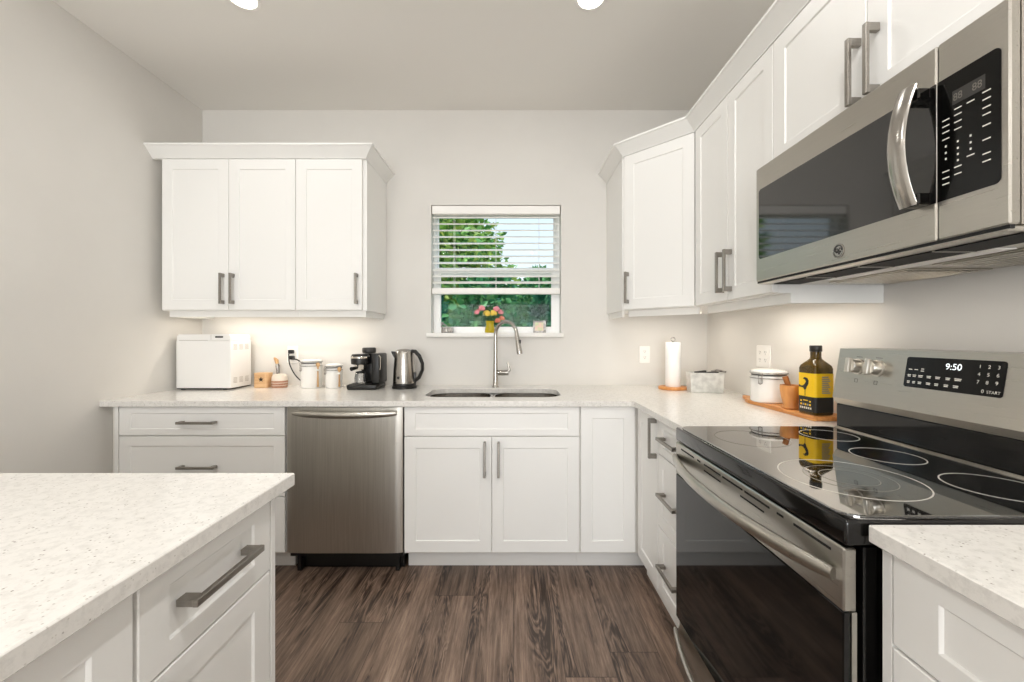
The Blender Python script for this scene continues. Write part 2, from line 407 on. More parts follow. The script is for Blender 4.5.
# ------------------------------------------------------------------ base cabinets, back run (door faces in plane Y = DY)
DY, DX = 2.106, .640
CT, CB = .915, .885
FB = front((0,DY,0), (1,0,0), (0,-1,0))
def base_cab(name, label, x0, x1, y0=DY+.0205, y1=YB-.003, group=None):
    t = thing(name, label, 'cabinet', ((x0+x1)/2, y1, 0), group=group)
    g = G()
    if 'sink' in name:
        g.box(x0, x1, y0, y1, .11, .60).box(x0, x0+.018, y0, y1, .60, CB-.0005).box(x1-.018, x1, y0, y1, .60, CB-.0005).box(x0+.018, x1-.018, y0, y0+.018, .60, CB-.0005)
    else: g.box(x0, x1, y0, y1, .11, CB-.0005)
    g.build('carcass', M_cabin, t)
    G().box(x0, x1, DY+.10, DY+.118, .001, .1105).build('toe_kick', M_cab, t); return t
GB = 'white shaker base cabinets'
t = base_cab('drawer_cabinet', 'white three drawer base cabinet left of the dishwasher', -2.076, -1.186, group=GB)
G().box(-2.076,-2.056,DY,DY+.021,.124,CB-.001,.001).build('filler_strip', M_cab, t)
G().box(XL+.001,-2.0765,DY+.05,DY+.066,.001,CB-.001).build('wall_filler', M_cabin, t)
for b0, b1, hz in ((.732,.881,.803),(.416,.727,.572),(.124,.411,.27)):
    door(t, FB, -2.052, -1.190, b0, b1, (-1.635,hz), False, 'drawer', .058, fb=(.034 if b1 > .8 else .05), L=.19)
t = base_cab('sink_cabinet', 'white two door sink base cabinet with false drawer front', -.571, .3445, group=GB)
shaker(G(), FB, -.568, .341, .730, .881, .058, fb=.034).build('false_drawer_front', M_cab, t)
door(t, FB, -.568, -.1145, .124, .726, (-.1495,.612))
door(t, FB, -.1115, .341, .124, .726, (-.0775,.612))
t = base_cab('corner_cabinet', 'white corner base cabinet with one tall plain door', .3455, XR-.003, group=GB)
door(t, FB, .3495, .634, .124, .881)
# right run
FR = lambda yy: front((DX,yy,0), (0,-1,0), (-1,0,0))      # a runs towards the camera
def base_cab_r(name, label, y0, y1, toe=.06, group=GB):
    t = thing(name, label, 'cabinet', (XR-.003, (y0+y1)/2, 0), group=group)
    G().box(DX+.0205, XR-.003, y0, y1, .11, CB-.0005).build('carcass', M_cabin, t)
    G().box(DX+toe, DX+toe+.018, y0, y1, .001, .1105).build('toe_kick', M_cab, t); return t
t = base_cab_r('narrow_cabinet', 'narrow white base cabinet door with tall handle in the corner', 1.7955, 2.125)
F = FR(2.088); door(t, F, 0, .288, .124, .881, (.272,.790), True)
t = base_cab_r('drawer_cabinet', 'white three drawer base cabinet between the corner and range', 1.474, 1.7945)
F = FR(1.792)
for b0, b1, hz in ((.732,.881,.812),(.416,.727,.575),(.124,.411,.272)):
    door(t, F, 0, .312, b0, b1, (.158,hz), False, 'drawer', .052, fb=(.034 if b1 > .8 else .05))
t = base_cab_r('drawer_cabinet', 'white base cabinet at the near right beside the range', -.30, .7045)
F = FR(.684); G().box(DX+.001, DX+.0205, .686, .7045, .124, CB-.001, .001).build('filler_strip', M_cab, t)
door(t, F, 0, .90, .724, .881, (.45,.80), False, 'drawer', .075, fb=.042)
door(t, F, 0, .4485, .124, .719, (.42,.6), True, 'door', .075)
door(t, F, .4515, .90, .124, .719, (.48,.6), True, 'door', .075)

# worktop, L-shaped, with the sink cut-out
CY, CX = 2.086, .62
sink_hole = rrect(-.505, .27, 2.222, 2.60, .11, 8)
outer = [(XL+.0005,CY),(CX-.012,CY),(CX,CY-.012),(CX,1.4735),(XR-.0005,1.4735),(XR-.0005,YB-.0005),(XL+.0005,YB-.0005)]
o = G().plate(outer, [sink_hole], lambda a,b,c: Vector((a,b,CB+c)), CT-CB).build('worktop', M_quartz, base=(0,YB,CB))
bv = o.modifiers.new('edge', 'BEVEL'); bv.width = .002; bv.segments = 2; bv.limit_method = 'ANGLE'; bv.angle_limit = math.radians(60)
tag(o, 'white quartz L shaped worktop with the sink cut into it', 'worktop')
o = G().box(CX, XR-.001, -.32, .7085, CB, CT, .002).build('worktop', M_quartz)
tag(o, 'white speckled quartz worktop at the near right', 'worktop')

# sink: two stainless bowls under the cut-out
t = thing('double_sink', 'undermount stainless double bowl sink below the window', 'sink', (-.117,2.41,.70))
def bowl(x0, x1, y0, y1, top, dep):
    g = G(); rs = []
    for ins, z in ((-.012,top),(0,top),(0,top-.02),(.006,top-dep+.05),(.018,top-dep+.015),(.05,top-dep)):
        rs.append([Vector((a,b,z)) for a, b in rrect(x0+ins, x1-ins, y0+ins, y1-ins, max(.10-ins*.3,.03), 6)])
    rs2 = [[v+Vector((0,0,-.002)) for v in r] for r in rs]
    g.rings(rs, cap0=False, smooth=True); 
    cx, cy = (x0+x1)/2, (y0+y1)/2
    g.lathe([(.045,top-dep+.0005),(.045,top-dep+.004),(.03,top-dep+.004),(.026,top-dep+.001)], (cx,cy,0), 20)
    return g
bowl(-.515, -.140, 2.214, 2.608, CB-.0008, .19).build('bowl', M_steel_b, t)
bowl(-.112, .28, 2.214, 2.608, CB-.0008, .19).build('bowl', M_steel_b, t)
G().box(-.142,-.11,2.222,2.60,CB-.024,CB-.012,.005,seg=2).build('divider', M_steel_b, t)

# faucet
fx, fy = -.118, 2.665
t = thing('faucet', 'tall brushed steel gooseneck faucet behind the sink', 'faucet', (fx,fy,CT))
G().lathe([(.022,CT+.0003),(.022,CT+.006),(.018,CT+.012),(.0165,CT+.05),(.0155,CT+.10),(.0135,CT+.16),(.0125,CT+.21)], (fx,fy,0)).build('base', M_faucet, t)
d = Vector((.138,-.10,0)); pts = [Vector((fx,fy,CT+.20))]
top = CT+.345
for k in range(13):
    a = PI-PI*k/12*.98; pts.append(Vector((fx,fy,top))+d*(.5+.5*math.cos(a))+Z*(.085*math.sin(a)))
G().tube(pts, [.0125]+[.0118]*13, 14).build('spout', M_faucet, t)
e = pts[-1]; dirn = (pts[-1]-pts[-2]).normalized(); 
h = G().tube([e-dirn*.002, e+dirn*.03, e+dirn*.085, e+dirn*.118, e+dirn*.13], [.0125,.0145,.0165,.0185,.017], 16).build('spray_head', M_faucet, t)
b0 = e+dirn*.05+Vector((.014,-.008,0)); G().box(b0.x-.004,b0.x+.006,b0.y-.006,b0.y+.004,b0.z-.012,b0.z+.012,.002).build('spray_button', M_dkgrey, h)
g = G().tube([(fx+.012,fy,CT+.095),(fx+.05,fy-.006,CT+.095),(fx+.085,fy-.01,CT+.096)], [.016,.018,.017], 16)
g.tube([(fx+.078,fy-.01,CT+.10),(fx+.092,fy-.012,CT+.115),(fx+.085,fy-.012,CT+.14),(fx+.079,fy-.012,CT+.165)], [.011,.009,.007,.0055], 10)
g.build('lever', M_faucet, t)

# ------------------------------------------------------------------ dishwasher
t = thing('dishwasher', 'stainless steel dishwasher under the worktop', 'dishwasher', (-.88,2.5,0))
x0, x1, z0, z1 = -1.180, -.577, .122, .879
G().box(x0+.004,x1-.004,DY+.03,YB-.02,.09,CB-.006).build('tub', M_black, t)
G().box(x0+.012,x1-.012,DY+.085,DY+.11,.003,.09).box(x0+.03,x0+.05,DY+.05,DY+.09,.001,.1).box(x1-.05,x1-.03,DY+.05,DY+.09,.001,.1).build('kick_plate', M_black, t)
g = G(); nx, nz = 28, 28; vs = []
for j in range(nz+1):
    for i in range(nx+1):
        u, v = i/nx*2-1, j/nz*2-1
        bulge = .010*(1-abs(u)**3)*(.6+.4*(1-v*v))+.0022*math.sin(2.2*u+1.4*v)*(1-u*u)
        edge = .006*max(0,(abs(u)-.96)/.04)**2
        vs.append((x0+(x1-x0)*i/nx, DY-bulge+edge, z0+(z1-z0)*j/nz))
fs = [[j*(nx+1)+i, j*(nx+1)+i+1, (j+1)*(nx+1)+i+1, (j+1)*(nx+1)+i] for j in range(nz) for i in range(nx)]
g.add(vs, fs, 0, True); g.box(x0,x1,DY+.007,DY+.03,z0,z1)
dp = g.build('door_panel', M_steel_v, t)
hx0, hx1 = -1.137, -.605; pts = []; rr = []; ry = []
for k in range(21):
    u = k/20*2-1; pts.append(((hx0+hx1)/2+(hx1-hx0)/2*u, DY-.020-.030*(1-u*u), .852-.006*(1-u*u))); q = 1-.35*abs(u)**6; rr.append(.011*q); ry.append(.0175*q)
g = G().tube(pts, rr, 14, ry=ry, up=(0,0,1))
for q in (hx0+.012, hx1-.012): g.box(q-.012,q+.012,DY-.024,DY+.0,.840,.864,.004,seg=2)
g.build('handle', M_steel_h, dp)

# ------------------------------------------------------------------ upper cabinets
UY, UX = 2.393, .93
UB, UT = 1.405, 2.297
FU = front((0,UY,0), (1,0,0), (0,-1,0))
GU = 'white shaker wall cabinets'
def upper(name, label, x0, x1, doors, rail_l=False, rail_r=False):
    t = thing(name, label, 'cabinet', ((x0+x1)/2, YB-.003, UB), group=GU)
    G().box(x0, x1, UY+.0205, YB-.001, UB-.003, 2.2985).build('carcass', M_cab, t)
    g = G().box(x0+(.02 if rail_l else 0), x1-(.015 if rail_r else 0), UY+.045, UY+.06, 1.366, UB-.0032)
    if rail_r: g.box(x1-.030, x1-.015, UY+.0605, YB-.002, 1.366, UB-.0032)
    if rail_l: g.box(x0+.02, x0+.035, UY+.0605, YB-.002, 1.366, UB-.0032)
    g.build('light_rail', M_cab, t)
    for a0, a1, ha in doors: door(t, FU, a0, a1, UB, UT, (ha,1.529))
    return t
upper('wall_cabinet', 'white two door wall cabinet at the left wall', -2.090, -1.2885, [(-2.078,-1.6850,-1.7125),(-1.6825,-1.2895,-1.6535)], rail_l=True)
upper('wall_cabinet', 'white single door wall cabinet nearest the window, left side', -1.2875, -.873, [(-1.2865,-.896,-.9235)], rail_r=True)

def crown(name, label, path, closed_ends=True):
    prof = [(-.018,2.299),(.003,2.299),(.0035,2.303),(.050,2.354),(.0575,2.356),(.0575,2.366),(-.018,2.366)]
    n = len(path); rs = []
    for i in range(n):
        p = Vector((*path[i],0)); ds = []
        if i > 0: ds.append((p-Vector((*path[i-1],0))).normalized())
        if i < n-1: ds.append((Vector((*path[i+1],0))-p).normalized())
        ns = [Vector((d.y,-d.x,0)) for d in ds]            # outward = right of travel
        m = sum(ns, Vector()).normalized(); k = 1/max(.3, m.dot(ns[0]))
        rs.append([p+m*(o*k)+Z*z for o, z in prof])
    return tag(G().rings(rs).build(name, M_cab), label, 'crown moulding')
crown('crown_moulding', 'white crown moulding on the wall cabinets left of the window', [(XL+.001,UY),(-.873,UY),(-.873,YB-.001)])
crown('crown_moulding', 'white crown moulding over the right hand wall cabinets', [(.64,YB-.001),(.64,2.37),(.93,2.08),(.93,.69)])

# diagonal corner wall cabinet
A, B = Vector((.64,2.37,0)), Vector((.93,2.08,0)); uD = (B-A).normalized(); nD = Vector((uD.y,-uD.x,0))
t = thing('corner_wall_cabinet', 'white diagonal corner wall cabinet with one door', 'cabinet', (XR-.003,YB-.003,UB), group=GU)
off = -nD*.0205
poly = [(.64,YB-.001),(A.x,A.y+.0),(A.x+.003+off.x*0,A.y-.003)] 
a1 = A+off+uD*.0; b1 = B+off
poly = [(.64,YB-.001),(.64,2.372),(.6435,2.3693),(a1.x+.006,a1.y-.006),(b1.x,b1.y),(.951,2.0795),(XR-.001,2.0795),(XR-.001,YB-.001)]
poly = [(.64,YB-.001),(.64,2.385),(a1.x,a1.y),(b1.x-.001,b1.y+.001),(XR-.001,b1.y+.001),(XR-.001,YB-.001)]
G().prism(poly, lambda a,b,c: Vector((a,b,c)), UB-.003, 2.2985).build('carcass', M_cab, t)
FD = front(A, uD, nD)
door(t, FD, .008, .4085, UB, UT, (.034,1.529))
r0 = A-nD*.066; r1 = B-nD*.066
g = G().prism([(r0.x,r0.y),(r1.x,r1.y),(r1.x-nD.x*.015,r1.y-nD.y*.015),(r0.x-nD.x*.015,r0.y-nD.y*.015)], lambda a,b,c: Vector((a,b,c)), 1.366, UB-.0032)
g.box(.656,.671,r0.y+.03,YB-.002,1.366,UB-.0032); g.build('light_rail', M_cab, t)
# double door and over-microwave cabinets on the right wall
FUR = front((UX,0,0), (0,-1,0), (-1,0,0))
b1y = b1.y
t = thing('wall_cabinet', 'white two door wall cabinet between corner and microwave', 'cabinet', (XR-.003,1.75,UB), group=GU)
G().box(UX+.0205, XR-.001, 1.4535, b1y+.0, UB-.003, 2.2985).build('carcass', M_cab, t)
G().box(UX+.065, UX+.08, 1.4535, b1y-.02, 1.366, UB-.0032).box(UX+.0805, XR-.002, 1.4535, 1.4685, 1.366, UB-.0032).build('light_rail', M_cab, t)
door(t, FUR, -2.072, -1.7625, UB, UT, (-1.7925,1.529), fr=.056)
door(t, FUR, -1.7595, -1.4545, UB, UT, (-1.7295,1.529), fr=.056)
t = thing('wall_cabinet', 'short white two door wall cabinet above the microwave', 'cabinet', (XR-.003,1.07,1.84), group=GU)
G().box(UX+.0205, XR-.001, .695, 1.4525, 1.8425, 2.2985).build('carcass', M_cab, t)
door(t, FUR, -1.4505, -1.0685, 1.848, UT, (-1.0875,1.953), fr=.06)
door(t, FUR, -1.0655, -.698, 1.848, UT, (-1.0325,1.953), fr=.06)

# under-cabinet light strips
def strip(label, loc, L, along_x, power):
    t = thing('under_cabinet_light', label, 'light', loc, group='under cabinet light strips'); x, y, z = loc; w = .012
    hx, hy = (L/2, w) if along_x else (w, L/2)
    hd = G().box(x-hx, x+hx, y-hy, y+hy, z+.0045, z+.0125, .001).build('housing', M_trimw, t)
    G().box(x-hx+.003, x+hx-.003, y-hy+.003, y+hy-.003, z+.001, z+.0045).build('lens', M_strip, t)
    l = light('under_cabinet_lamp', 'AREA', (0,0,-.004), (0,0,0), power, (1,.92,.81), shape='RECTANGLE', size=2*hx, size_y=2*hy); l.parent = t
    return t
strip('slim light strip under the wall cabinets left of the window', (-1.48,2.60,1.389), 1.0, True, 2.1)
strip('slim light strip under the diagonal corner wall cabinet', (1.00,2.48,1.389), .30, True, .9)
strip('slim light strip under the two door cabinet beside the microwave', (1.16,1.76,1.389), .50, False, 1.3)

# ------------------------------------------------------------------ recessed ceiling lights
def downlight(x, y, label, power):
    t = thing('recessed_ceiling_light', label, 'ceiling light', (x,y,ZC), group='recessed ceiling lights')
    G().lathe([(.074,ZC-.0005),(.074,ZC-.003),(.071,ZC-.005),(.062,ZC-.006),(.058,ZC-.004),(.058,ZC-.0005)], (x,y,0), 32).build('trim_ring', M_trimw, t)
    G().lathe([(.0575,ZC-.002),(.0575,ZC-.0045),(.03,ZC-.0055)], (x,y,0), 28).build('lens', M_lamp, t)
    l = light('downlight_lamp', 'AREA', (0,0,-.012), (0,0,0), power, (1,.992,.975), shape='DISK', size=.11); l.parent = t
for x, y, lb in ((-1.245,1.86,'left one of the two recessed ceiling lights'),(.355,1.86,'right one of the two recessed ceiling lights'),
             (-1.245,.2,'unseen recessed light added above the island as fill'),(.355,.2,'unseen recessed light added above the photographer as fill'),
             (-1.245,-1.6,'unseen recessed light added behind the island as fill'),(.355,-1.6,'unseen recessed light added behind the photographer as fill')):
    downlight(x, y, lb, 1.7 if y > 1 else 12.5 if y > 0 else 8)  # far pair is in view; the nearer lamps are unseen, added as fill

# ------------------------------------------------------------------ island
IX, IY = -.528, .979
o = G().box(-2.0, IX, -1.3, IY, CB, CT, .002).build('island_worktop', M_quartz)
tag(o, 'white speckled quartz island worktop at the near left', 'worktop')
IF = -.557
FI = front((IF,0,0), (0,1,0), (1,0,0))
t = thing('island_cabinet', 'white island cabinet with a drawer over a door at the far end', 'cabinet', (-.8,.77,0), group='white island cabinets')
G().box(-1.72, IF-.0205, .5975, .948, .11, CB-.0005).build('carcass', M_cabin, t)
G().box(-1.72, IF, .931, .9475, .001, CB-.001, .001).build('end_panel', M_cab, t)  # made deeper than seen so its white face brightens the dishwasher reflection
G().box(IF-.09, IF-.075, .5975, .93, .001, .1105).build('toe_kick', M_cab, t)
door(t, FI, .601, .927, .712, .880, (.757,.803), False, 'drawer', .056, fb=.040)
door(t, FI, .601, .927, .124, .708, (.63,.6), True, 'door', .056)
t = thing('island_cabinet', 'white island cabinet with a tall door at the near end', 'cabinet', (-.8,0,0), group='white island cabinets')
G().box(-1.72, IF-.0205, -1.25, .5965, .11, CB-.0005).build('carcass', M_cabin, t)
G().box(IF-.09, IF-.075, -1.25, .5965, .001, .1105).build('toe_kick', M_cab, t)
for a in (.135, -.327, -.789, -1.25): door(t, FI, a, a+.459, .124, .880, (a+.43,.6) if a < .1 else None, True, 'door', .06)

# ------------------------------------------------------------------ range
RY0, RY1 = .717, 1.4695
t = thing('range', 'stainless electric range with black glass cooktop', 'range', (.95,1.093,0))
G().box(.622, 1.29, RY0+.004, RY1-.004, .05, .868).box(.66,1.28,RY0+.02,RY1-.02,.001,.05).build('body', M_blackg, t)
G().box(.588, 1.29, RY0, RY1, .871, .918, .006, seg=3).build('cooktop_frame', M_blackg, t)
ct = G()
rs = [[Vector((a,b,z)) for a, b in rrect(.597+i, 1.150-i, RY0+.010+i, RY1-.010-i, .035, 6)] for i, z in ((0,.9175),(0,.9215),(.0015,.9225))]
ct.rings(rs); cto = ct.build('cooktop_glass', M_glassblk, t)
g = G()
for i in range(3): g.box(1.142+.007*i, 1.146+.007*i, RY0+.012, RY1-.012, .9226, .9245+.001*i, .0008)
g.build('rear_trim', M_steel_h, t)
def ring(cx, cy, r, w, m):
    n = 72; a = [Vector((cx+(r+w/2)*math.cos(2*PI*k/n), cy+(r+w/2)*math.sin(2*PI*k/n), .9229)) for k in range(n)]
    b = [Vector((cx+(r-w/2)*math.cos(2*PI*k/n), cy+(r-w/2)*math.sin(2*PI*k/n), .9229)) for k in range(n)]
    c = [v-Z*.0008 for v in a]; d = [v-Z*.0008 for v in b]
    G().rings([c,a,b,d], cap0=False, cap1=False).build('burner_ring', m, cto)
ring(.765,.925,.135,.0028,M_ring); ring(.765,.925,.085,.0018,M_dim); ring(.765,.925,.055,.0018,M_dim)
ring(1.008,1.095,.078,.0028,M_ring); ring(1.035,.865,.088,.0028,M_ring); ring(1.03,1.325,.078,.0028,M_ring)
ring(.755,1.285,.105,.0022,M_dim)
# backguard
prof = [(1.155,1.028),(1.183,1.203),(1.29,1.205),(1.29,1.006),(1.168,1.006)]
bg = G().prism(prof, lambda a,b,c: Vector((a,c,b)), RY0+.003, RY1-.003).build('backguard', M_steel_h, t)
G().box(1.166,1.288,RY0+.006,RY1-.006,.918,1.0055,.003).build('riser', M_blackg, t)
G().box(1.172,1.176,RY0+.02,RY1-.02,1.0015,1.0059).build('vent_gap', M_gap, t)
bv_ = Vector((.028,0,.175)).normalized(); bn_ = Vector((-.175,0,.028)).normalized()
RYC = (RY0+RY1)/2
BP = lambda y, z: Vector((1.155+(z-1.028)*.16, y, z))
o0 = BP(RYC, 1.1405)
def BG(a, b, c=0): return o0+Vector((0,-1,0))*a+bv_*b+bn_*c
dp = G(); pl = rrect(-.118,.128,-.0445,.0445,.007,4)
dp.rings([[BG(a,b,0) for a,b in pl],[BG(a,b,.0012) for a,b in pl]]); dpo = dp.build('display_panel', M_panelblk, bg)
g = G(); text_mesh(g, '9:50', .024, lambda x,y,z: BG(x+.012,y+.022,.0016), 0); g.build('clock_digits', M_led, dpo)
g = G(); P = lambda ox, oy: (lambda x,y,z: BG(x+ox,y+oy,.0016))
for i, row in enumerate(('123','456','789')):
    for j, ch in enumerate(row): text_mesh(g, ch, .0125, P(.073+.0200*j, .028-.0195*i))
text_mesh(g, '0', .0125, P(.086,-.0335)); text_mesh(g, 'START', .010, P(.109,-.034))
def dash(a, b, w, h=.0022): g.box(a-w/2, a+w/2, b-h/2, b+h/2, .0013, .0016, X=lambda v: BG(v.x,v.y,v.z))
for a in (-.103,-.086): dash(a, .008, .010)
dash(-.068,.011,.008); dash(-.068,.005,.009)
for a, w in ((-.104,.010),(-.089,.010),(-.071,.013),(-.048,.012),(-.024,.013),(.002,.012),(.027,.017)):
    dash(a, -.0085, w); dash(a, -.0125, w*.85)
for a, w in ((-.104,.008),(-.088,.008),(-.071,.010),(-.047,.012),(-.025,.010),(.000,.011),(.024,.013)):
    dash(a, -.0275, w); dash(a, -.0315, w*.9)
g.build('lettering', M_print, dpo)
def knob(y):
    z = 1.143; c = BP(y, z); k = Matrix.Translation(c) @ Matrix((( 0,bv_.x,bn_.x),(-1,bv_.y,bn_.y),(0,bv_.z,bn_.z))).to_4x4()
    ko = G().lathe([(.0265,.0003),(.0265,.004),(.0225,.006),(.0225,.028),(.0205,.031),(.001,.031)], seg=28, X=lambda p: k @ p).build('knob', M_steel_v, bg)
    q = G(); q.box(-.008,.008,-.025,.025,.029,.042,.003,seg=2, X=lambda v: k @ v); q.build('knob_grip', M_steel_v, ko)
    m = G()
    for a0,a1,b0,b1 in ((-.006,.006,-.0535,-.0525),(-.006,.006,-.0425,-.0415),(-.006,-.005,-.0535,-.0415),(.005,.006,-.0535,-.0415)): m.box(a0,a1,b0,b1,.0003,.0007, X=lambda v: k @ v)
    m.build('knob_marking', M_dkgrey, bg)
    m = G(); m.box(-.012,.012,.0325,.034,.0003,.0007, X=lambda v: k @ v); m.build('knob_caption', M_dkgrey, bg)
for y in (1.378, 1.304, .885, .811): knob(y)
# oven door
od = G()
od.box(.588,.612,RY0+.004,RY1-.002,.752,.866,.003)
for i, (y, w) in enumerate(((.80,.10),(.893,.022),(.98,.10),(1.09,.10),(1.20,.10),(1.285,.022),(1.37,.10))):
    od.box(.5872,.590,y-w/2,y+w/2,.848,.853,mat=1)
for y in (1.0,1.2): od.box(.5872,.590,y-.05,y+.05,.830,.834,mat=1)
odo = od.build('oven_door', [M_steel_h, M_gap], t)
gl_ = G().box(.5885,.6025,RY0+.006,RY1-.003,.236,.7515,.002).build('door_glass', M_ovenblk, odo)
G().box(.603,.612,RY0+.0045,RY1-.0025,.236,.7515).build('door_edge', M_steel_v, odo)
def bow(y0, y1, z, depth, x, ra, rb):
    pts, r1, r2 = [], [], []
    for k in range(25):
        u = k/24*2-1; pts.append((x-.006-depth*(1-abs(u)**2.2), (y0+y1)/2+(y1-y0)/2*u, z)); q = 1-.3*abs(u)**8; r1.append(ra*q); r2.append(rb*q)
    return G().tube(pts, r1, 16, ry=r2, up=(0,0,1))
bow(RY0+.02, RY1-.008, .812, .052, .588, .012, .017).build('handle', M_steel_h, odo)
sd = G(); nn = 16; vs = []
for j, (z, dx) in enumerate(((.062,.0),(.10,.0),(.175,.0),(.2,.012),(.229,.012))):
    for i in range(nn+1):
        u = i/nn*2-1; vs.append((.590+dx-.006*(1-u*u), RY0+.004+(RY1-RY0-.006)*i/nn, z))
sd.add(vs, [[j*(nn+1)+i, j*(nn+1)+i+1, (j+1)*(nn+1)+i+1, (j+1)*(nn+1)+i] for j in range(4) for i in range(nn)], 0, True)
sd.box(.604,.62,RY0+.004,RY1-.002,.062,.229)
sdo = sd.build('storage_drawer', M_steel_h, t)
bow(RY0+.02, RY1-.006, .188, .045, .590, .009, .013).build('handle', M_steel_h, sdo)

# ------------------------------------------------------------------ microwave
MX, MY0, MY1, MZ0, MZ1 = .868, .7075, 1.4495, 1.437, 1.8405
t = thing('microwave', 'stainless over the range microwave with black window', 'microwave', (1.1,1.08,MZ0))
G().box(MX+.0215, XR-.002, MY0+.001, MY1-.001, MZ0+.004, MZ1-.001).build('body', M_steel_v, t)
FM = front((MX,0,0), (0,-1,0), (-1,0,0))    # a = -y
seam = .8305
do = G().box(MX, MX+.02, seam+.001, MY1, MZ0+.004, MZ1, .003).build('door', M_steel_h, t)
pl = rrect(-1.432, -seam-.002, 1.518, 1.762, .012, 5, (0,1,1,0))
G().rings([[FM(a,b,-.001) for a,b in pl],[FM(a,b,.001) for a,b in pl]]).build('door_window', M_mwglass, do)
pts, ra, rb = [], [], []
for k in range(21):
    u = k/20*2-1; pts.append((MX-.028-.026*(1-u*u), .862, 1.645+.125*u)); ra.append(.007); rb.append(.0205)
hg = G().tube(pts, ra, 14, ry=rb, up=(0,1,0))
hd = hg.build('handle', M_faucet, do)
for zz in (1.530,1.748): G().box(MX-.03, MX-.0005, .8375, .876, zz-.012, zz+.012, .003).build('handle_mount', M_blackg, hd)
lg = G(); c = Vector((MX,1.081,1.473)); LX = lambda a,b,d: c+Vector((0,-1,0))*a+Z*b+Vector((-1,0,0))*d
lg.lathe([(.0195,0),(.0195,.0015),(.018,.002),(.0165,.002),(.0160,.001),(.001,.001)], seg=32, X=lambda p: LX(p.x,p.y,p.z))
for s_ in (-1,1):
    lg.tube([LX(s_*.0055+.0045*math.cos(q*.5)*(1-.03*q), .0005+.0075*math.sin(q*.5)*(1-.03*q), .0016) for q in range(13)], .0008, 6, mat=1)
    lg.tube([LX(.0135*math.cos(s_*q*.22+PI/2*(1-s_)), .0135*math.sin(s_*q*.22+PI/2*(1-s_)), .0016) for q in range(11)], .0007, 6, mat=1)
lg.tube([LX(-.006+.0012*q, -.004+.006*math.sin(q*.7), .0016) for q in range(11)], .0007, 6, mat=1)
n_ = 32; lg.tube([LX(.0152*math.cos(2*PI*k/n_), .0152*math.sin(2*PI*k/n_), .0012) for k in range(n_)], .0009, 6, mat=1, loop=True)
lg.build('logo_badge', [M_faucet, M_dkgrey], do)
cp = G().box(MX, MX+.02, MY0, seam-.001, MZ0+.004, MZ1, .003).build('control_panel', M_steel_h, t)
pl = rrect(-seam+.002, -.7205, 1.518, 1.762, .010, 5, (1,0,0,1))
kp = G().rings([[FM(a,b,-.001) for a,b in pl],[FM(a,b,.001) for a,b in pl]]).build('keypad', M_panelblk, cp)
G().box(-.800,-.744,1.700,1.727,.0011,.0013, X=lambda v: FM(v.x,v.y,v.z)).build('display', M_dkgrey, cp)
g = G()
for q in (-.790,-.757): text_mesh(g, '88', .020, (lambda qq: lambda x,y,z: FM(x*.85+qq,y+1.713,.0016))(q), 0)
def mdash(a, z, w=.012, h=.0022): g.box(-a-w/2, -a+w/2, z-h/2, z+h/2, .0011, .0014, mat=2, X=lambda v: FM(v.x,v.y,v.z))
for a, zs in ((.812,(1.678,1.666,1.654,1.640,1.575,1.562,1.55)),(.790,(1.690,1.678,1.664,1.650,1.576,1.562)),(.768,(1.690,1.588)),(.742,(1.694,1.680,1.665,1.652,1.632,1.606,1.580,1.566))):
    for z in zs: mdash(a, z, .013); 
for a, zs in ((.812,(1.625,1.612,1.600)),(.790,(1.625,1.612,1.600,1.588)),(.768,(1.625,1.612,1.600))):
    for z in zs: mdash(a, z, .003, .004)
g.build('lettering', [M_dim, M_dkgrey, M_print], kp)
# underside: lip, black grille with dividers, steel grease filters
un = G().box(MX+.004, XR-.01, MY0+.006, MY1-.006, MZ0-.006, MZ0+.0035, .002).build('underside', M_steel_v, t)
G().box(MX+.045, MX+.135, MY0+.02, MY1-.03, MZ0-.0085, MZ0-.0062).build('intake_grille', M_gap, un)
g = G()
for y in (.88,1.07,1.26): g.box(MX+.043, MX+.137, y-.002, y+.002, MZ0-.0095, MZ0-.0062)
g.build('grille_divider', M_steel_v, un)
for y in (.90,1.24):
    g = G().box(MX+.205, MX+.435, y-.14, y+.14, MZ0-.010, MZ0-.0062, .001)
    for k in range(8): g.box(MX+.216+.026*k, MX+.230+.026*k, y-.125, y+.125, MZ0-.013, MZ0-.0101, .001)
    g.build('grease_filter', M_steel_h, un)
wl_ = G().box(MX+.145, MX+.190, .85, 1.31, MZ0-.009, MZ0-.0062, .001).build('work_light', M_plate, un)
l = light('work_lamp', 'AREA', (MX+.168-1.1, 0, -.012), (0,0,0), .8, (1,.93,.83), shape='RECTANGLE', size=.035, size_y=.42); l.parent = t
G().box(MX+.003, MX+.012, MY0+.003, MY1-.004, MZ0-.003, MZ0+.0038).build('bottom_gap', M_gap, t)

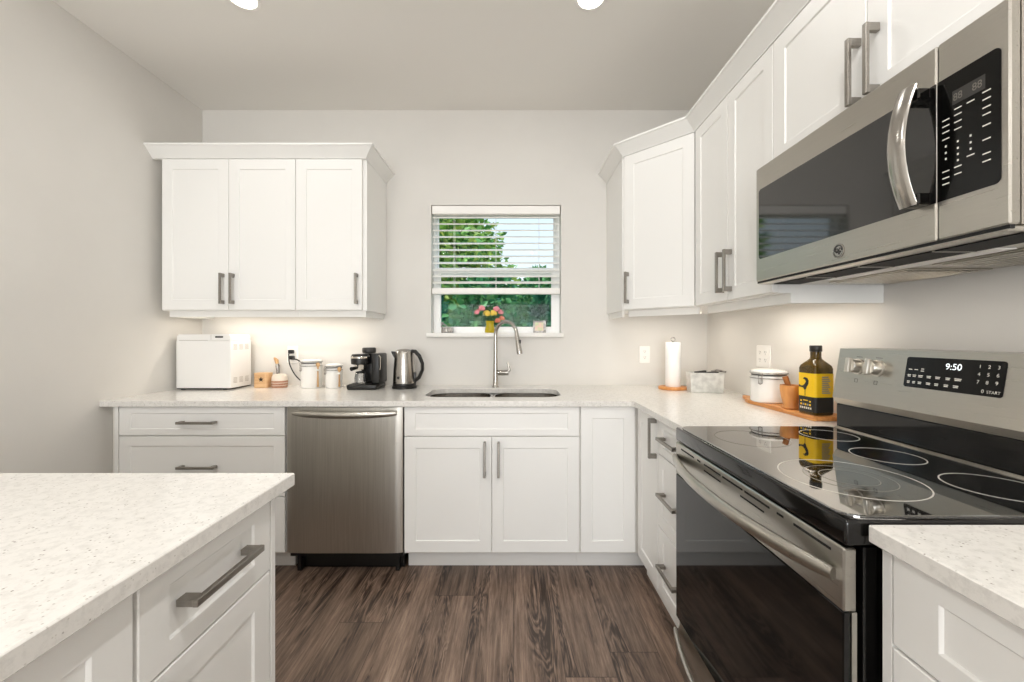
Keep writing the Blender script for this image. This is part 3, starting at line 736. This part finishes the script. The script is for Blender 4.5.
# ------------------------------------------------------------------ outlets and cords
def outlet(name, label, F, gangs=1):
    t = thing(name, label, 'outlet', F(0,0,0), group='white wall outlets'); hw = .036+.023*(gangs-1)
    pl = rrect(-hw,hw,-.058,.058,.005,3)
    G().rings([[F(a,b,.0003) for a,b in pl],[F(a,b,.004) for a,b in pl],[F(a*.97,b*.97,.006) for a,b in pl]]).build('cover_plate', M_plate, t)
    for gx in ((0,) if gangs == 1 else (-.023,.023)):
        for s_ in (-1,1):
            pl = rrect(gx-.0165,gx+.0165,-.0145+s_*.02,.0145+s_*.02,.005,3)
            g = G().rings([[F(a,b,.0055) for a,b in pl],[F(a,b,.0078) for a,b in pl]])
            for a in (-.006,.006): g.box(gx+a-.001,gx+a+.001,s_*.02-.001,s_*.02+.008,.0076,.0081,mat=1, X=lambda v: F(v.x,v.y,v.z))
            g.box(gx-.002,gx+.002,s_*.02-.009,s_*.02-.005,.0076,.0081,mat=1, X=lambda v: F(v.x,v.y,v.z))
            g.build('receptacle', [M_plate, M_dkgrey], t)
sc = 2.78/405
FO = lambda px, py: front(((px-513.5)*sc, YB, CAM_Z-(py-337.5)*sc), (1,0,0), (0,-1,0))
outlet('wall_outlet', 'white wall outlet with two black plugs behind the canisters', FO(293,354.5))
outlet('wall_outlet', 'white wall outlet left of the paper towel roll', FO(644.5,354.5))
outlet('wall_outlet', 'double white wall outlet on the right wall above the canister', front((XR,2.15,1.142), (0,-1,0), (-1,0,0)), 2)
def cord(label, start, pts):
    t = thing('power_cord', label, 'power cord', start, group='black power cords')
    x, y, z = start
    G().box(x-.016,x+.016,y-.038,y-.0085,z-.013,z+.013,.005,seg=2).build('plug', M_black, t)
    P = [Vector((x,y-.03,z-.010))]+[Vector(p) for p in pts]; out = []
    for i in range(len(P)-1):
        p0, p1, p2, p3 = P[max(i-1,0)], P[i], P[i+1], P[min(i+2,len(P)-1)]
        for k in range(8):
            u = k/8; out.append(.5*((2*p1)+(p2-p0)*u+(2*p0-5*p1+4*p2-p3)*u*u+(3*p1-p0-3*p2+p3)*u**3))
    out.append(P[-1]); G().tube(out, .0042, 8).build('cable', M_black, t)
ox, oz = (293-513.5)*sc, CAM_Z-(354.5-337.5)*sc
XP = lambda px, Y: (px-513.5)*Y/405
ZP = lambda py, Y: CAM_Z-(py-337.5)*Y/405
cord('black cord looping left and down from the upper plug', (ox,YB,oz+.02), [(XP(289.2,2.74),2.735,ZP(354,2.74)),(XP(290.5,2.74),2.73,ZP(364,2.74)),(XP(295,2.74),2.735,ZP(374,2.74)),(XP(302,2.75),2.745,ZP(381,2.75)),(XP(309,2.75),2.765,.922)])
cord('short black cord running right from the lower plug', (ox+.004,YB,oz-.02), [(XP(297,2.74),2.735,ZP(359.5,2.74)),(XP(302,2.75),2.75,ZP(362.8,2.75)),(XP(312,2.77),2.772,ZP(370,2.77)),(XP(318,2.77),2.772,.925)])

# ------------------------------------------------------------------ bread maker
bx0, bx1, by0, by1 = -2.105, -1.762, 2.525, 2.722
t = thing('bread_maker', 'white bread maker at the left end of the worktop', 'bread maker', ((bx0+bx1)/2,(by0+by1)/2,CT))
g = G(); 
for x in (bx0+.03,bx1-.05):
    for y in (by0+.02,by1-.03): g.lathe([(.012,CT+.0004),(.012,CT+.012)], (x,y,0), 12)
g.build('foot', M_black, t)
ZT = 1.225
G().box(bx0,bx1,by0,by1,CT+.010,ZT,.006,seg=3).box(bx0+.004,bx1-.004,by0+.004,by1-.004,CT+.006,CT+.011,mat=1).build('housing', [M_appl, M_dkgrey], t)
lid = [(bx0+.004,ZT+.001),(bx0+.004,ZT+.022),(bx0+.014,ZT+.036),(bx1-.014,ZT+.038),(bx1-.004,ZT+.024),(bx1-.004,ZT+.001)]
lo = G().prism(lid, lambda a,b,c: Vector((a,c,b)), by0+.003, by1-.004).build('lid', M_appl, t)
G().box(bx0+.216,bx0+.2185,by0+.0015,by0+.003,ZT+.004,ZT+.035).build('lid_seam', M_applg, lo)
G().box(bx1-.10,bx1-.05,by0+.001,by0+.003,ZT+.015,ZT+.026,.001).build('display', M_dkgrey, t)
G().box(bx0+.02,bx0+.20,by0-.0015,by0+.0005,ZT-.003,ZT+.001,.0006).build('lid_grip', M_applg, t)
for zz in (ZT-.045, CT+.055):
    for k in range(3):
        g = G(); y = by0+.04+k*.055
        for j in range(5): g.box(bx1-.0005,bx1+.0012,y-.017,y+.017,zz-.014+j*.0075,zz-.0105+j*.0075)
        g.build('side_vent', M_applg, t)

# ------------------------------------------------------------------ small counter things
def at(px, Y): return (px-513.5)*Y/405
# wooden box
Yb = 2.66; cx = at(263.4,Yb)
t = thing('wooden_box', 'small light wooden box with a dark star mark beside bread maker', 'box', (cx,Yb,CT))
pl = rrect(cx-.047,cx+.047,Yb-.035,Yb+.035,.018,5)
g = G().rings([[Vector((a,b,CT+.0004)) for a,b in pl],[Vector((a,b,CT+.085)) for a,b in pl]], smooth=True).build('box_body', M_wood, t)
pl2 = rrect(cx-.048,cx+.048,Yb-.036,Yb+.036,.018,5)
G().rings([[Vector((a,b,CT+.0853)) for a,b in pl2],[Vector((a,b,CT+.096)) for a,b in pl2]], smooth=True).build('box_lid', M_wood, t)
st = []
for k in range(10):
    r = .017 if k % 2 == 0 else .008; a = PI/2+k*PI/5; st.append((cx+.006+r*math.cos(a), CT+.055+r*math.sin(a)))
G().prism(st, lambda a,b,c: Vector((a,c,b)), Yb-.0365, Yb-.0345).build('star_mark', M_trunk, t)
# banded jar
cx = at(279.7,Yb)
t = thing('banded_jar', 'small squat jar with brown and cream bands', 'jar', (cx,Yb,CT))
zz = [CT+.0004, CT+.014, CT+.017, CT+.030, CT+.033, CT+.046, CT+.050, CT+.072, CT+.080]
g = G(); rr_ = [.045,.0465,.0472,.048,.048,.048,.0475,.045,.040]
for i in range(len(zz)-1): g.lathe([(rr_[i],zz[i]),(rr_[i+1],zz[i+1])], (cx,Yb,0), 28, mat=(0 if i % 2 == 0 and i < 6 else 1))
g.build('jar_body', [M_terra, M_cream], t)
G().lathe([(.040,CT+.0803),(.036,CT+.086),(.012,CT+.089),(.006,CT+.0893)], (cx,Yb,0)).build('jar_lid', M_cream, t)
cx2 = at(275.3,2.70)
t = thing('wooden_brush', 'little brush with a tan wooden tip standing behind the banded jar', 'brush', (cx2,2.732,CT))
G().tube([(cx2,2.732,CT+.001),(cx2,2.732,CT+.09),(cx2-.003,2.732,CT+.135),(cx2-.006,2.732,CT+.150)], [.010,.010,.013,.009], 12).build('handle', M_pewter, t)
G().tube([(cx2-.006,2.732,CT+.150),(cx2-.010,2.732,CT+.172),(cx2-.022,2.732,CT+.186),(cx2-.026,2.732,CT+.192)], [.010,.013,.008,.004], 12).build('tip', M_spoon, t)

def canister(cx, cy, z0, r, h, label, spoon=True, ang=0.0):
    t = thing('canister', label, 'canister', (cx,cy,z0), group='white clip top canisters')
    G().lathe([(r*.93,z0+.0004),(r,z0+.006),(r,z0+h*.93),(r*.97,z0+h*.96),(r*.90,z0+h)], (cx,cy,0), 36).build('body', M_ceram, t)
    lo = G().lathe([(r*.88,z0+h+.004),(r*.99,z0+h+.007),(r*1.0,z0+h+.016),(r*.95,z0+h+.023),(r*.6,z0+h+.028),(.002,z0+h+.029)], (cx,cy,0), 36).build('lid', M_ceram, t)
    G().lathe([(r*.92,z0+h+.0003),(r*.96,z0+h+.0015),(r*.96,z0+h+.003),(r*.88,z0+h+.0038)], (cx,cy,0), 36).build('gasket', M_dkgrey, lo)
    g = G(); n = 40
    for zz, rad in ((z0+h*.905,r+.002),(z0+h+.012,r+.002)):
        g.tube([(cx+rad*math.cos(2*PI*k/n), cy+rad*math.sin(2*PI*k/n), zz) for k in range(n)], .0022, 8, loop=True)
    a = math.radians(-125)+ang; q = Vector((cx,cy,0))+Vector((math.cos(a),math.sin(a),0))*(r+.004); tv = Vector((-math.sin(a),math.cos(a),0)); ov = Vector((math.cos(a),math.sin(a),0))
    for s_ in (-1,1):
        b = q+tv*(.008*s_); g.tube([b+Z*(z0+h+.014)-ov*.003, b+Z*(z0+h-.002)+ov*.006, b+Z*(z0+h*.86)+ov*.005, b+Z*(z0+h*.74)+ov*.003], .0018, 8)
    g.tube([q-tv*.009+Z*(z0+h*.74)+ov*.004, q+Z*(z0+h*.70)+ov*.006, q+tv*.009+Z*(z0+h*.74)+ov*.004], .003, 8)
    g.build('wire_clasp', M_pewter, t)
    if spoon:
        a = math.radians(-32); q = Vector((cx,cy,0))+Vector((math.cos(a),math.sin(a),0))*(r+.007)
        s_ = G().tube([q+Z*(z0+.008), q+Z*(z0+h*.5), q+Z*(z0+h*.86)], [.0065,.0045,.0045], 10)
        s_.ball((q.x,q.y,z0+h*.95), .0135, 10, sc=(1,.5,1.2)); s_.build('wooden_spoon', M_spoon, t)
        G().tube([q+Z*(z0+h*.74)-Vector((.012,.0,0)), q+Z*(z0+h*.74)+Vector((.006,-.006,0)), q+Z*(z0+h*.74)+Vector((.011,.004,0))], [.005,.0065,.004], 10).build('spoon_holder', M_ceram, t)
    return t
Yc = 2.655
canister(at(311.5,Yc), Yc, CT, .064, .158, 'taller white canister with spoon, left of the pair', True)
canister(at(333.8,Yc), Yc, CT, .052, .128, 'shorter white canister with spoon, beside the espresso machine', True)

# espresso machine
Ye = 2.60; X0 = at(347.5,Ye-.09); s_ = Ye/405
t = thing('espresso_machine', 'small black espresso machine with glass carafe', 'espresso machine', (at(364,Ye),Ye,CT))
xc = at(364,Ye)+.024
G().box(xc-.105,xc+.085,Ye-.085,Ye+.10,CT+.0005,CT+.034,.012,seg=3).build('drip_tray', M_black, t)
g = G()
for k in range(7): g.box(xc-.088+k*.018,xc-.080+k*.018,Ye-.075,Ye-.01,CT+.0342,CT+.037)
g.build('tray_grate', M_dkgrey, t)
G().box(xc+.040,xc+.092,Ye-.05,Ye+.105,CT+.034,CT+.226,.010,seg=3).box(xc-.055,xc+.0395,Ye+.03,Ye+.105,CT+.034,CT+.222,.010,seg=3).build('column', M_black, t)
G().tube([(xc+.088,Ye-.048,CT+.215),(xc+.102,Ye-.06,CT+.20),(xc+.102,Ye-.06,CT+.14),(xc+.094,Ye-.05,CT+.125)], .0045, 8).build('steam_wand', M_chrome, t)
G().lathe([(.040,CT+.155),(.056,CT+.160),(.058,CT+.185),(.056,CT+.210),(.050,CT+.222),(.012,CT+.224)], (xc-.035,Ye-.03,0)).build('brew_head', M_black, t)
G().lathe([(.0585,CT+.196),(.0588,CT+.198),(.0588,CT+.206),(.0575,CT+.208)], (xc-.035,Ye-.03,0)).build('head_band', M_chrome, t)
G().lathe([(.020,CT+.2242),(.040,CT+.228),(.043,CT+.238),(.043,CT+.256),(.038,CT+.262),(.010,CT+.263)], (xc+.002,Ye+.02,0)).build('boiler_cap', M_dkgrey, t)
g = G().lathe([(.030,CT+.122),(.034,CT+.128),(.034,CT+.150),(.036,CT+.1548)], (xc-.035,Ye-.03,0)); pf = g.build('portafilter', M_chrome, t)
G().tube([(xc-.045,Ye-.055,CT+.138),(xc-.054,Ye-.085,CT+.135),(xc-.062,Ye-.108,CT+.133)], [.009,.011,.013], 10).build('grip', M_black, pf)
cg = bpy.data.materials.new('carafe_glass'); cg.use_nodes = True; b_ = cg.node_tree.nodes['Principled BSDF']; b_.inputs['Base Color'].default_value = (.75,.75,.74,1); b_.inputs['Roughness'].default_value = .05; b_.inputs['Transmission Weight'].default_value = .75
ca = G().lathe([(.026,CT+.0375),(.034,CT+.042),(.036,CT+.070),(.030,CT+.098),(.026,CT+.104)], (xc-.035,Ye-.035,0)).build('carafe', cg, t)
G().lathe([(.028,CT+.1042),(.028,CT+.112),(.010,CT+.116)], (xc-.035,Ye-.035,0)).build('carafe_lid', M_black, ca)
G().box(xc-.002,xc+.010,Ye-.075,Ye-.055,CT+.05,CT+.105,.004,seg=2).build('carafe_handle', M_black, ca)
# kettle
Yk = 2.62; kx = at(404.5,Yk); 
t = thing('kettle', 'stainless electric kettle with black handle', 'kettle', (kx,Yk,CT))
G().lathe([(.076,CT+.0005),(.078,CT+.004),(.078,CT+.014),(.072,CT+.018)], (kx,Yk,0)).build('power_base', M_black, t)
G().lathe([(.073,CT+.0185),(.074,CT+.022),(.073,CT+.032),(.071,CT+.034)], (kx,Yk,0)).build('foot_ring', M_black, t)
bo = G().lathe([(.0715,CT+.034),(.072,CT+.045),(.0685,CT+.12),(.0625,CT+.20),(.058,CT+.232)], (kx,Yk,0), 40).build('body', M_faucet, t)
G().lathe([(.0585,CT+.2322),(.057,CT+.238),(.045,CT+.248),(.02,CT+.253),(.002,CT+.254)], (kx,Yk,0), 32).build('lid', M_faucet, t)
G().prism([(kx-.052,CT+.236),(kx-.082,CT+.238),(kx-.080,CT+.228),(kx-.060,CT+.19)], lambda a,b,c: Vector((a,c,b)), Yk-.014, Yk+.014).build('spout', M_black, t)
G().tube([(kx+.050,Yk-.012,CT+.238),(kx+.072,Yk-.014,CT+.238),(kx+.100,Yk-.016,CT+.208),(kx+.120,Yk-.016,CT+.160),(kx+.120,Yk-.016,CT+.120),(kx+.098,Yk-.014,CT+.070),(kx+.074,Yk-.012,CT+.052)], [.013,.013,.012,.011,.011,.0115,.012], 12, ry=[.017]*7, up=(0,1,0)).build('handle', M_black, t)
G().box(kx+.058,kx+.078,Yk-.022,Yk-.002,CT+.032,CT+.105,.005,seg=2).build('handle_spine', M_black, t)
bd = G(); c0 = Vector((kx-.020,Yk-.0675,CT+.072)); bd.lathe([(.009,0),(.009,.002),(.006,.002),(.006,.001)], seg=20, X=lambda p: c0+Vector((p.x,-p.z,p.y))); bd.build('badge', M_black, bo)

# window sill things
Ys = YB+.022; SZ = WZ0+.0118
vx = at(490,Ys)
t = thing('flower_vase', 'amber glass vase on the window sill', 'vase', (vx,Ys,SZ))
G().lathe([(.033,SZ+.0004),(.036,SZ+.006),(.034,SZ+.03),(.026,SZ+.055),(.028,SZ+.072),(.034,SZ+.082),(.0325,SZ+.082),(.0255,SZ+.07),(.0235,SZ+.055),(.030,SZ+.03),(.026,SZ+.008)], (vx,Ys,0)).build('vase_body', M_vase, t)
def flower(label, dx, dz, m, r):
    f = thing('flower', label, 'flower', (vx+dx,Ys-.006,SZ+.08), group='flowers in the amber vase')
    c = Vector((vx+dx, Ys-.012, SZ+dz)); g = G(); rnd = random.Random(int(dx*1e4)+int(dz*1e4))
    g.ball(c, r*.55, 8)
    for k in range(26):
        th = rnd.uniform(0,2*PI); ph = math.acos(rnd.uniform(-.5,1)); n_ = Vector((math.sin(ph)*math.cos(th), -abs(math.sin(ph)*math.sin(th))*.9, math.cos(ph)))
        p = c+n_*r*.72; u_ = n_.cross(Vector((.3,.2,1))).normalized(); w_ = n_.cross(u_)
        s1 = r*.42
        g.add([p-u_*s1, p+w_*s1*.9+n_*s1*.25, p+u_*s1, p-w_*s1*.9+n_*s1*.25, p+n_*s1*.5], [[0,1,4],[1,2,4],[2,3,4],[3,0,4]], 0, True)
    g.build('bloom', m, f)
    G().tube([c-Z*r*.4, Vector((vx+dx*.45,Ys-.004,SZ+.10)), Vector((vx+dx*.08,Ys,SZ+.03))], .0016, 6).build('stem', M_stem, f)
for lb, px, py, m, r in (('pink flower lowest at the left of the vase',477.5,312.5,M_pink,.019),('pink flower at the upper left of the vase',482,308.5,M_pink,.021),('yellow flower at the left centre of the vase',487,314,M_yelf,.023),
        ('yellow flower at the right centre of the vase',493.5,313.5,M_yelf,.023),('pink flower at the upper right of the vase',496.5,309.5,M_pink,.021),('pale pink flower at the far right of the vase',501,312.5,M_pink,.018),
        ('coral flower highest on the right side low stem',502,318.5,M_coral,.018),('coral flower lowest on the right of the vase',498,321,M_coral,.019)):
    flower(lb.replace('highest on the right side low stem','at the right edge above the faucet arc'), at(px,Ys)-vx, ZP(py,Ys)-SZ, m, r*1.2)
g = G(); rnd = random.Random(3)
for k in range(34):
    th = rnd.uniform(0,2*PI); r = rnd.uniform(.01,.05); p = Vector((vx+r*1.1*math.cos(th), Ys+rnd.uniform(-.012,.012), SZ+rnd.uniform(.08,.165))); d = Vector((rnd.uniform(-1,1),rnd.uniform(-.4,.3),rnd.uniform(-.2,1))).normalized(); w = d.cross(Vector((0,1,.2))).normalized()
    g.add([p, p+d*.014+w*.006, p+d*.030, p+d*.014-w*.006], [[0,1,2],[0,2,3]])
g.build('leaves', M_stem, t)
# photo frame
px_ = at(539.6,Ys+.01)
t = thing('photo_frame', 'small dark photo frame at the right end of the window sill', 'photo frame', (px_,Ys,SZ))
tl = lambda a,b,c: Vector((px_+a, Ys+.005+c+b*.18, SZ+.0006+b))
G().plate(rect(-.044,.044,0,.084), [rect(-.033,.027,.015,.073)], tl, .010).build('frame', M_pewter, t)
G().plate(rect(-.040,.040,.004,.080), [], lambda a,b,c: tl(a,b,c+.005), .003).build('picture', M_photo, t)
G().prism([(.012,.05),(.012,.054),(.044,.0022),(.038,.0022)], lambda a,b,c: Vector((px_+c, Ys+.005+a+.01, SZ+b)), -.008, .008).build('easel_back', M_pewter, t)
# silver ornament
sx = at(447.2,Ys)
t = thing('silver_ornament', 'small silver ornament at the left end of the window sill', 'ornament', (sx,Ys,SZ))
G().box(sx-.040,sx+.044,Ys-.010,Ys+.012,SZ+.0005,SZ+.040,.004,seg=2).build('block', M_pewter, t)
g = G()
for k in range(9): g.ball((sx+.006+.012*(k % 3), Ys-.010, SZ+.009+.011*(k//3)), .0062, 6)
g.tube([(sx-.034,Ys-.011,SZ+.007),(sx-.034,Ys-.011,SZ+.032),(sx-.014,Ys-.011,SZ+.032),(sx-.014,Ys-.011,SZ+.007)], .003, 8, loop=True)
g.build('relief', M_chrome, t)
g = G().tube([(sx-.042,Ys,SZ+.038),(sx-.038,Ys,SZ+.055),(sx-.026,Ys,SZ+.062),(sx-.010,Ys,SZ+.050),(sx+.002,Ys,SZ+.040)], [.004,.006,.007,.005,.003], 10)
g.ball((sx-.034,Ys,SZ+.068), .010, 8); g.build('figure', M_pewter, t)

# paper towel
pxx, pyy = at(673,2.57), 2.57
t = thing('paper_towel_holder', 'wooden paper towel holder in the right corner of the worktop', 'paper towel holder', (pxx,pyy,CT))
G().lathe([(.086,CT+.0005),(.089,CT+.004),(.089,CT+.013),(.085,CT+.017),(.002,CT+.017)], (pxx,pyy,0), 40).build('base', M_wood2, t)
g = G().tube([(pxx,pyy,CT+.017),(pxx,pyy,CT+.304)], .006, 10)
g.tube([(pxx+.0125*math.sin(2*PI*k/20), pyy, CT+.316-.0125*math.cos(2*PI*k/20)) for k in range(20)], .0038, 8, loop=True)
g.build('rod', M_pewter, t)
o = G().lathe([(.020,CT+.0175),(.0445,CT+.0176),(.0455,CT+.020),(.0455,CT+.2935),(.0445,CT+.296),(.020,CT+.296)], (pxx,pyy,0), 40).build('paper_towel_roll', M_paper)
tag(o, 'white roll of paper towel on the wooden holder', 'paper towel roll')
# tin box
t = thing('tin_box', 'whitewashed rectangular tin with dark clips in the corner', 'tin', (1.15,2.435,CT), rot=math.radians(-6))
w, dd, hh = .096, .045, .118
R = lambda x, y, z: [Vector((-x,-y,z)), Vector((x,-y,z)), Vector((x,y,z)), Vector((-x,y,z))]
G().rings([R(w*.93,dd*.88,.0004), R(w*.94,dd*.9,.004), R(w,dd,hh-.004), R(w+.002,dd+.002,hh-.002), R(w+.002,dd+.002,hh), R(w-.003,dd-.003,hh), R(w*.92,dd*.85,.005)]).build('bin', M_tin, t)
for (xa, xb, tz, ya) in ((-.055,.005,.012,.0),(.010,.07,.006,-.015)):
    g = G().prism([(xa,hh-.01),(xa,hh+.003),(xb,hh+tz),(xb,hh-.01)], lambda a,b,c: Vector((a,c,b)), ya-.012, ya+.016); g.build('clip', M_dkgrey, t)
G().tube([(.045,.02,hh+.004),(.07,.0,hh+.014),(.11,-.03,hh+.004)], .006, 8).build('wire_handle', M_pewter, t)

# cutting board and what stands on it
BZ = CT+.018
t = thing('cutting_board', 'long olive wood cutting board along the right wall', 'cutting board', (1.24,1.86,CT))
ol = [(1.168,1.575),(1.168,2.02),(1.185,2.075),(1.213,2.10),(1.222,2.15),(1.232,2.18),(1.250,2.18),(1.258,2.15),(1.268,2.10),(1.30,2.07),(1.318,2.02),(1.318,1.575)]
g = G().prism(ol, lambda a,b,c: Vector((a,b,c)), CT+.0005, BZ)
o = g.build('board', M_board, t); bv = o.modifiers.new('edge', 'BEVEL'); bv.width = .003; bv.segments = 2; bv.limit_method = 'ANGLE'
canister(1.232, 1.955, BZ, .078, .128, 'wide white canister on the cutting board', False, -.35)
mx_, my_ = 1.208, 1.765
t = thing('mortar', 'small olive wood mortar between canister and oil bottle', 'mortar', (mx_,my_,BZ))
G().lathe([(.027,BZ+.0004),(.032,BZ+.004),(.032,BZ+.011),(.028,BZ+.020),(.035,BZ+.045),(.041,BZ+.085),(.040,BZ+.102),(.034,BZ+.102),(.034,BZ+.06),(.022,BZ+.03)], (mx_,my_,0), 32).build('bowl', M_wood2, t)
t = thing('pestle', 'wooden pestle leaning in the mortar', 'pestle', (mx_,my_,BZ+.035))
G().tube([(mx_+.010,my_-.008,BZ+.040),(mx_+.002,my_,BZ+.075),(mx_-.010,my_+.010,BZ+.115),(mx_-.015,my_+.014,BZ+.138)], [.013,.009,.011,.012], 14).build('shaft', M_pestle, t)
# oil bottle: square, one corner towards the camera
ox_, oy_ = 1.224, 1.640
t = thing('oil_bottle', 'dark green olive oil bottle with yellow and black label', 'bottle', (ox_,oy_,BZ), rot=math.atan2(-oy_,-ox_)-PI/4+math.radians(-3), local=True)
def sq(h, z, r=.014): return [Vector((a,b,z)) for a, b in rrect(-h,h,-h,h,min(r,h*.98),5)]
hb = .0435
g = G().rings([sq(hb-.004,.0004), sq(hb,.004), sq(hb,.185), sq(hb-.003,.196), sq(hb-.009,.206,.02), sq(.028,.215,.024), sq(.0205,.223,.019), sq(.0185,.232,.018), sq(.0185,.252,.018)], smooth=True)
g.build('glass_body', M_oil, t)
G().lathe([(.0205,.2523),(.0215,.254),(.0215,.274),(.020,.277),(.002,.277)], (0,0,0), 28).build('cap', M_cap, t)
lb = G(); e_ = .0007
for z0_, z1_, mi in ((.012,.072,1),(.0722,.166,0)):
    lb.rings([sq(hb+e_,z0_,.0145), sq(hb+e_,z1_,.0145)], cap0=False, cap1=False, mat=mi, smooth=True)
lbl = lb.build('label', [M_yel, M_lblk], t)
# printed marks: face P (normal +x local) and face Q (normal +y local)
def FP(a, b): return Vector((hb+e_+.0006, a, b))
def FQ(a, b): return Vector((-a, hb+e_+.0006, b))
def quad(g, Fc, a0, a1, b0, b1, m): g.add([Fc(a0,b0),Fc(a1,b0),Fc(a1,b1),Fc(a0,b1)], [[0,1,2,3]], m)
def blob(g, Fc, pts, m): g.add([Fc(a,b) for a, b in pts], [list(range(len(pts)))], m)
PM = [M_lblk, M_print, M_yel, M_lgrey]; g = G()
blob(g, FP, [(-.034,.118),(-.022,.113),(-.012,.115),(-.004,.122),(.002,.132),(-.004,.140),(-.014,.143),(-.004,.149),(.010,.146),(.016,.136),(.014,.122),(.006,.110),(.002,.100),(-.006,.098),(-.012,.106),(-.034,.108)], 0)
quad(g, FP, -.004,-.001,.074,.100,0); g.build('bird_print', PM, lbl)
g = G()
for a0,a1,b0,b1 in ((-.026,-.018,.050,.056),(-.012,.012,.054,.058),(.018,.026,.050,.056)): quad(g,FP,a0,a1,b0,b1,2)
for i in range(5): quad(g, FP, -.026+.011*i, -.018+.011*i, .036, .043, 3 if i % 2 else 2)
for i in range(6): quad(g, FP, -.028+.010*i, -.021+.010*i, .022, .030, 1)
g.build('lower_print', PM, lbl)
g = G()
for i in range(9): quad(g, FQ, -.014, .022-.004*(i % 3), .088+.0078*i, .092+.0078*i, 3)
g.build('text_print', PM, lbl)

# ------------------------------------------------------------------ outside: lawn, trees, shrubs
struct(G().box(-30,30,YB+T+.3,45,-.9,-.6).build('lawn', M_lawn), 'green lawn outside the window', 'lawn')
def leafball(g, c, r, n, size, rnd, mat=0):
    for _ in range(n):
        while True:
            q = Vector((rnd.uniform(-1,1),rnd.uniform(-1,1),rnd.uniform(-1,1)))
            if .25 < q.length < 1: break
        p = Vector(c)+Vector((q.x*r[0],q.y*r[1],q.z*r[2]))
        d = (q.normalized()+Vector((rnd.uniform(-.8,.8),rnd.uniform(-.8,.8),rnd.uniform(-.9,.5)))).normalized(); w = d.cross(Vector((rnd.uniform(-1,1),rnd.uniform(-1,1),rnd.uniform(-1,1)))).normalized(); s1 = size*rnd.uniform(.6,1.3); n_ = d.cross(w)
        g.add([p, p+d*s1*.5+w*s1*.34+n_*s1*.08, p+d*s1, p+d*s1*.5-w*s1*.34+n_*s1*.08], [[0,1,2],[0,2,3]], mat)
def tree(name, label, cat, x, y, top, r, m, n, size, seed, low=.2, group='garden trees and shrubs'):
    rnd = random.Random(seed); z0 = -.6; t = thing(name, label, cat, (x,y,z0), group=group); H = top-z0
    G().tube([(x,y,z0),(x+.05,y,z0+H*.4),(x-.03,y,z0+H*.75),(x,y,z0+H*.93)], [r*.10+.03,r*.08+.02,r*.05+.015,.01], 10).build('trunk', M_trunk, t)
    g = G(); nb = 16
    for k in range(nb):
        u = low+(1-low)*(k+.5)/nb; tt = (u-low)/(1-low); rad = r*math.sqrt(1-tt*tt)*min(1,.4+tt*2) if name != 'conifer' else r*(1.05-u)
        for q in range(3):
            a = rnd.uniform(0,2*PI); rr = rad*rnd.uniform(.2,.62)
            leafball(g, (x+rr*math.cos(a), y+rr*math.sin(a), z0+H*u), (rad*.55,rad*.55,H*.09), n//(nb*3), size, rnd)
    g.build('crown', m, t)
tree('leafy_tree', 'tall bright green tree at the left beyond the window', 'tree', -3.1, 13.2, 6.5, 3.75, F_light, 28000, .24, 1)
tree('leafy_tree', 'lower mid green tree right of the bright tree outside', 'tree', 1.2, 18.0, 4.0, 2.4, F_mid, 9000, .22, 2)
tree('leafy_tree', 'rounded tree low at the far right beyond the window', 'tree', 5.6, 17.5, 3.6, 2.2, F_mid, 6000, .22, 3)
tree('conifer', 'dark evergreen shrub at the left below the blind', 'shrub', -1.35, 6.4, 2.3, .85, F_dark, 6000, .13, 4, .02)
tree('conifer', 'dark evergreen shrub behind the flower vase', 'shrub', .45, 6.5, 1.85, .85, F_dark, 6000, .13, 5, .02)
tree('conifer', 'dark evergreen shrub at the right below the blind', 'shrub', 2.3, 6.5, 2.35, .85, F_dark, 6000, .13, 6, .02)
tree('conifer', 'dark evergreen shrub further left outside', 'shrub', -3.2, 6.4, 2.4, .85, F_dark, 5000, .13, 11, .02)
tree('garden_bush', 'mid green bush between the left evergreens outside', 'shrub', -.42, 4.7, 1.85, .62, F_mid, 4200, .10, 8, .05)
tree('garden_bush', 'mid green bush at the right in front of the evergreens', 'shrub', .95, 4.7, 1.75, .62, F_mid, 4200, .10, 9, .05)
tree('garden_bush', 'wide green bush behind the gaps of the evergreens', 'shrub', -.45, 8.6, 2.5, .95, F_mid, 4200, .14, 12, .05)
tree('garden_bush', 'wide green bush behind the right evergreen gap', 'shrub', 1.6, 8.6, 2.5, .95, F_mid, 4200, .14, 13, .05)
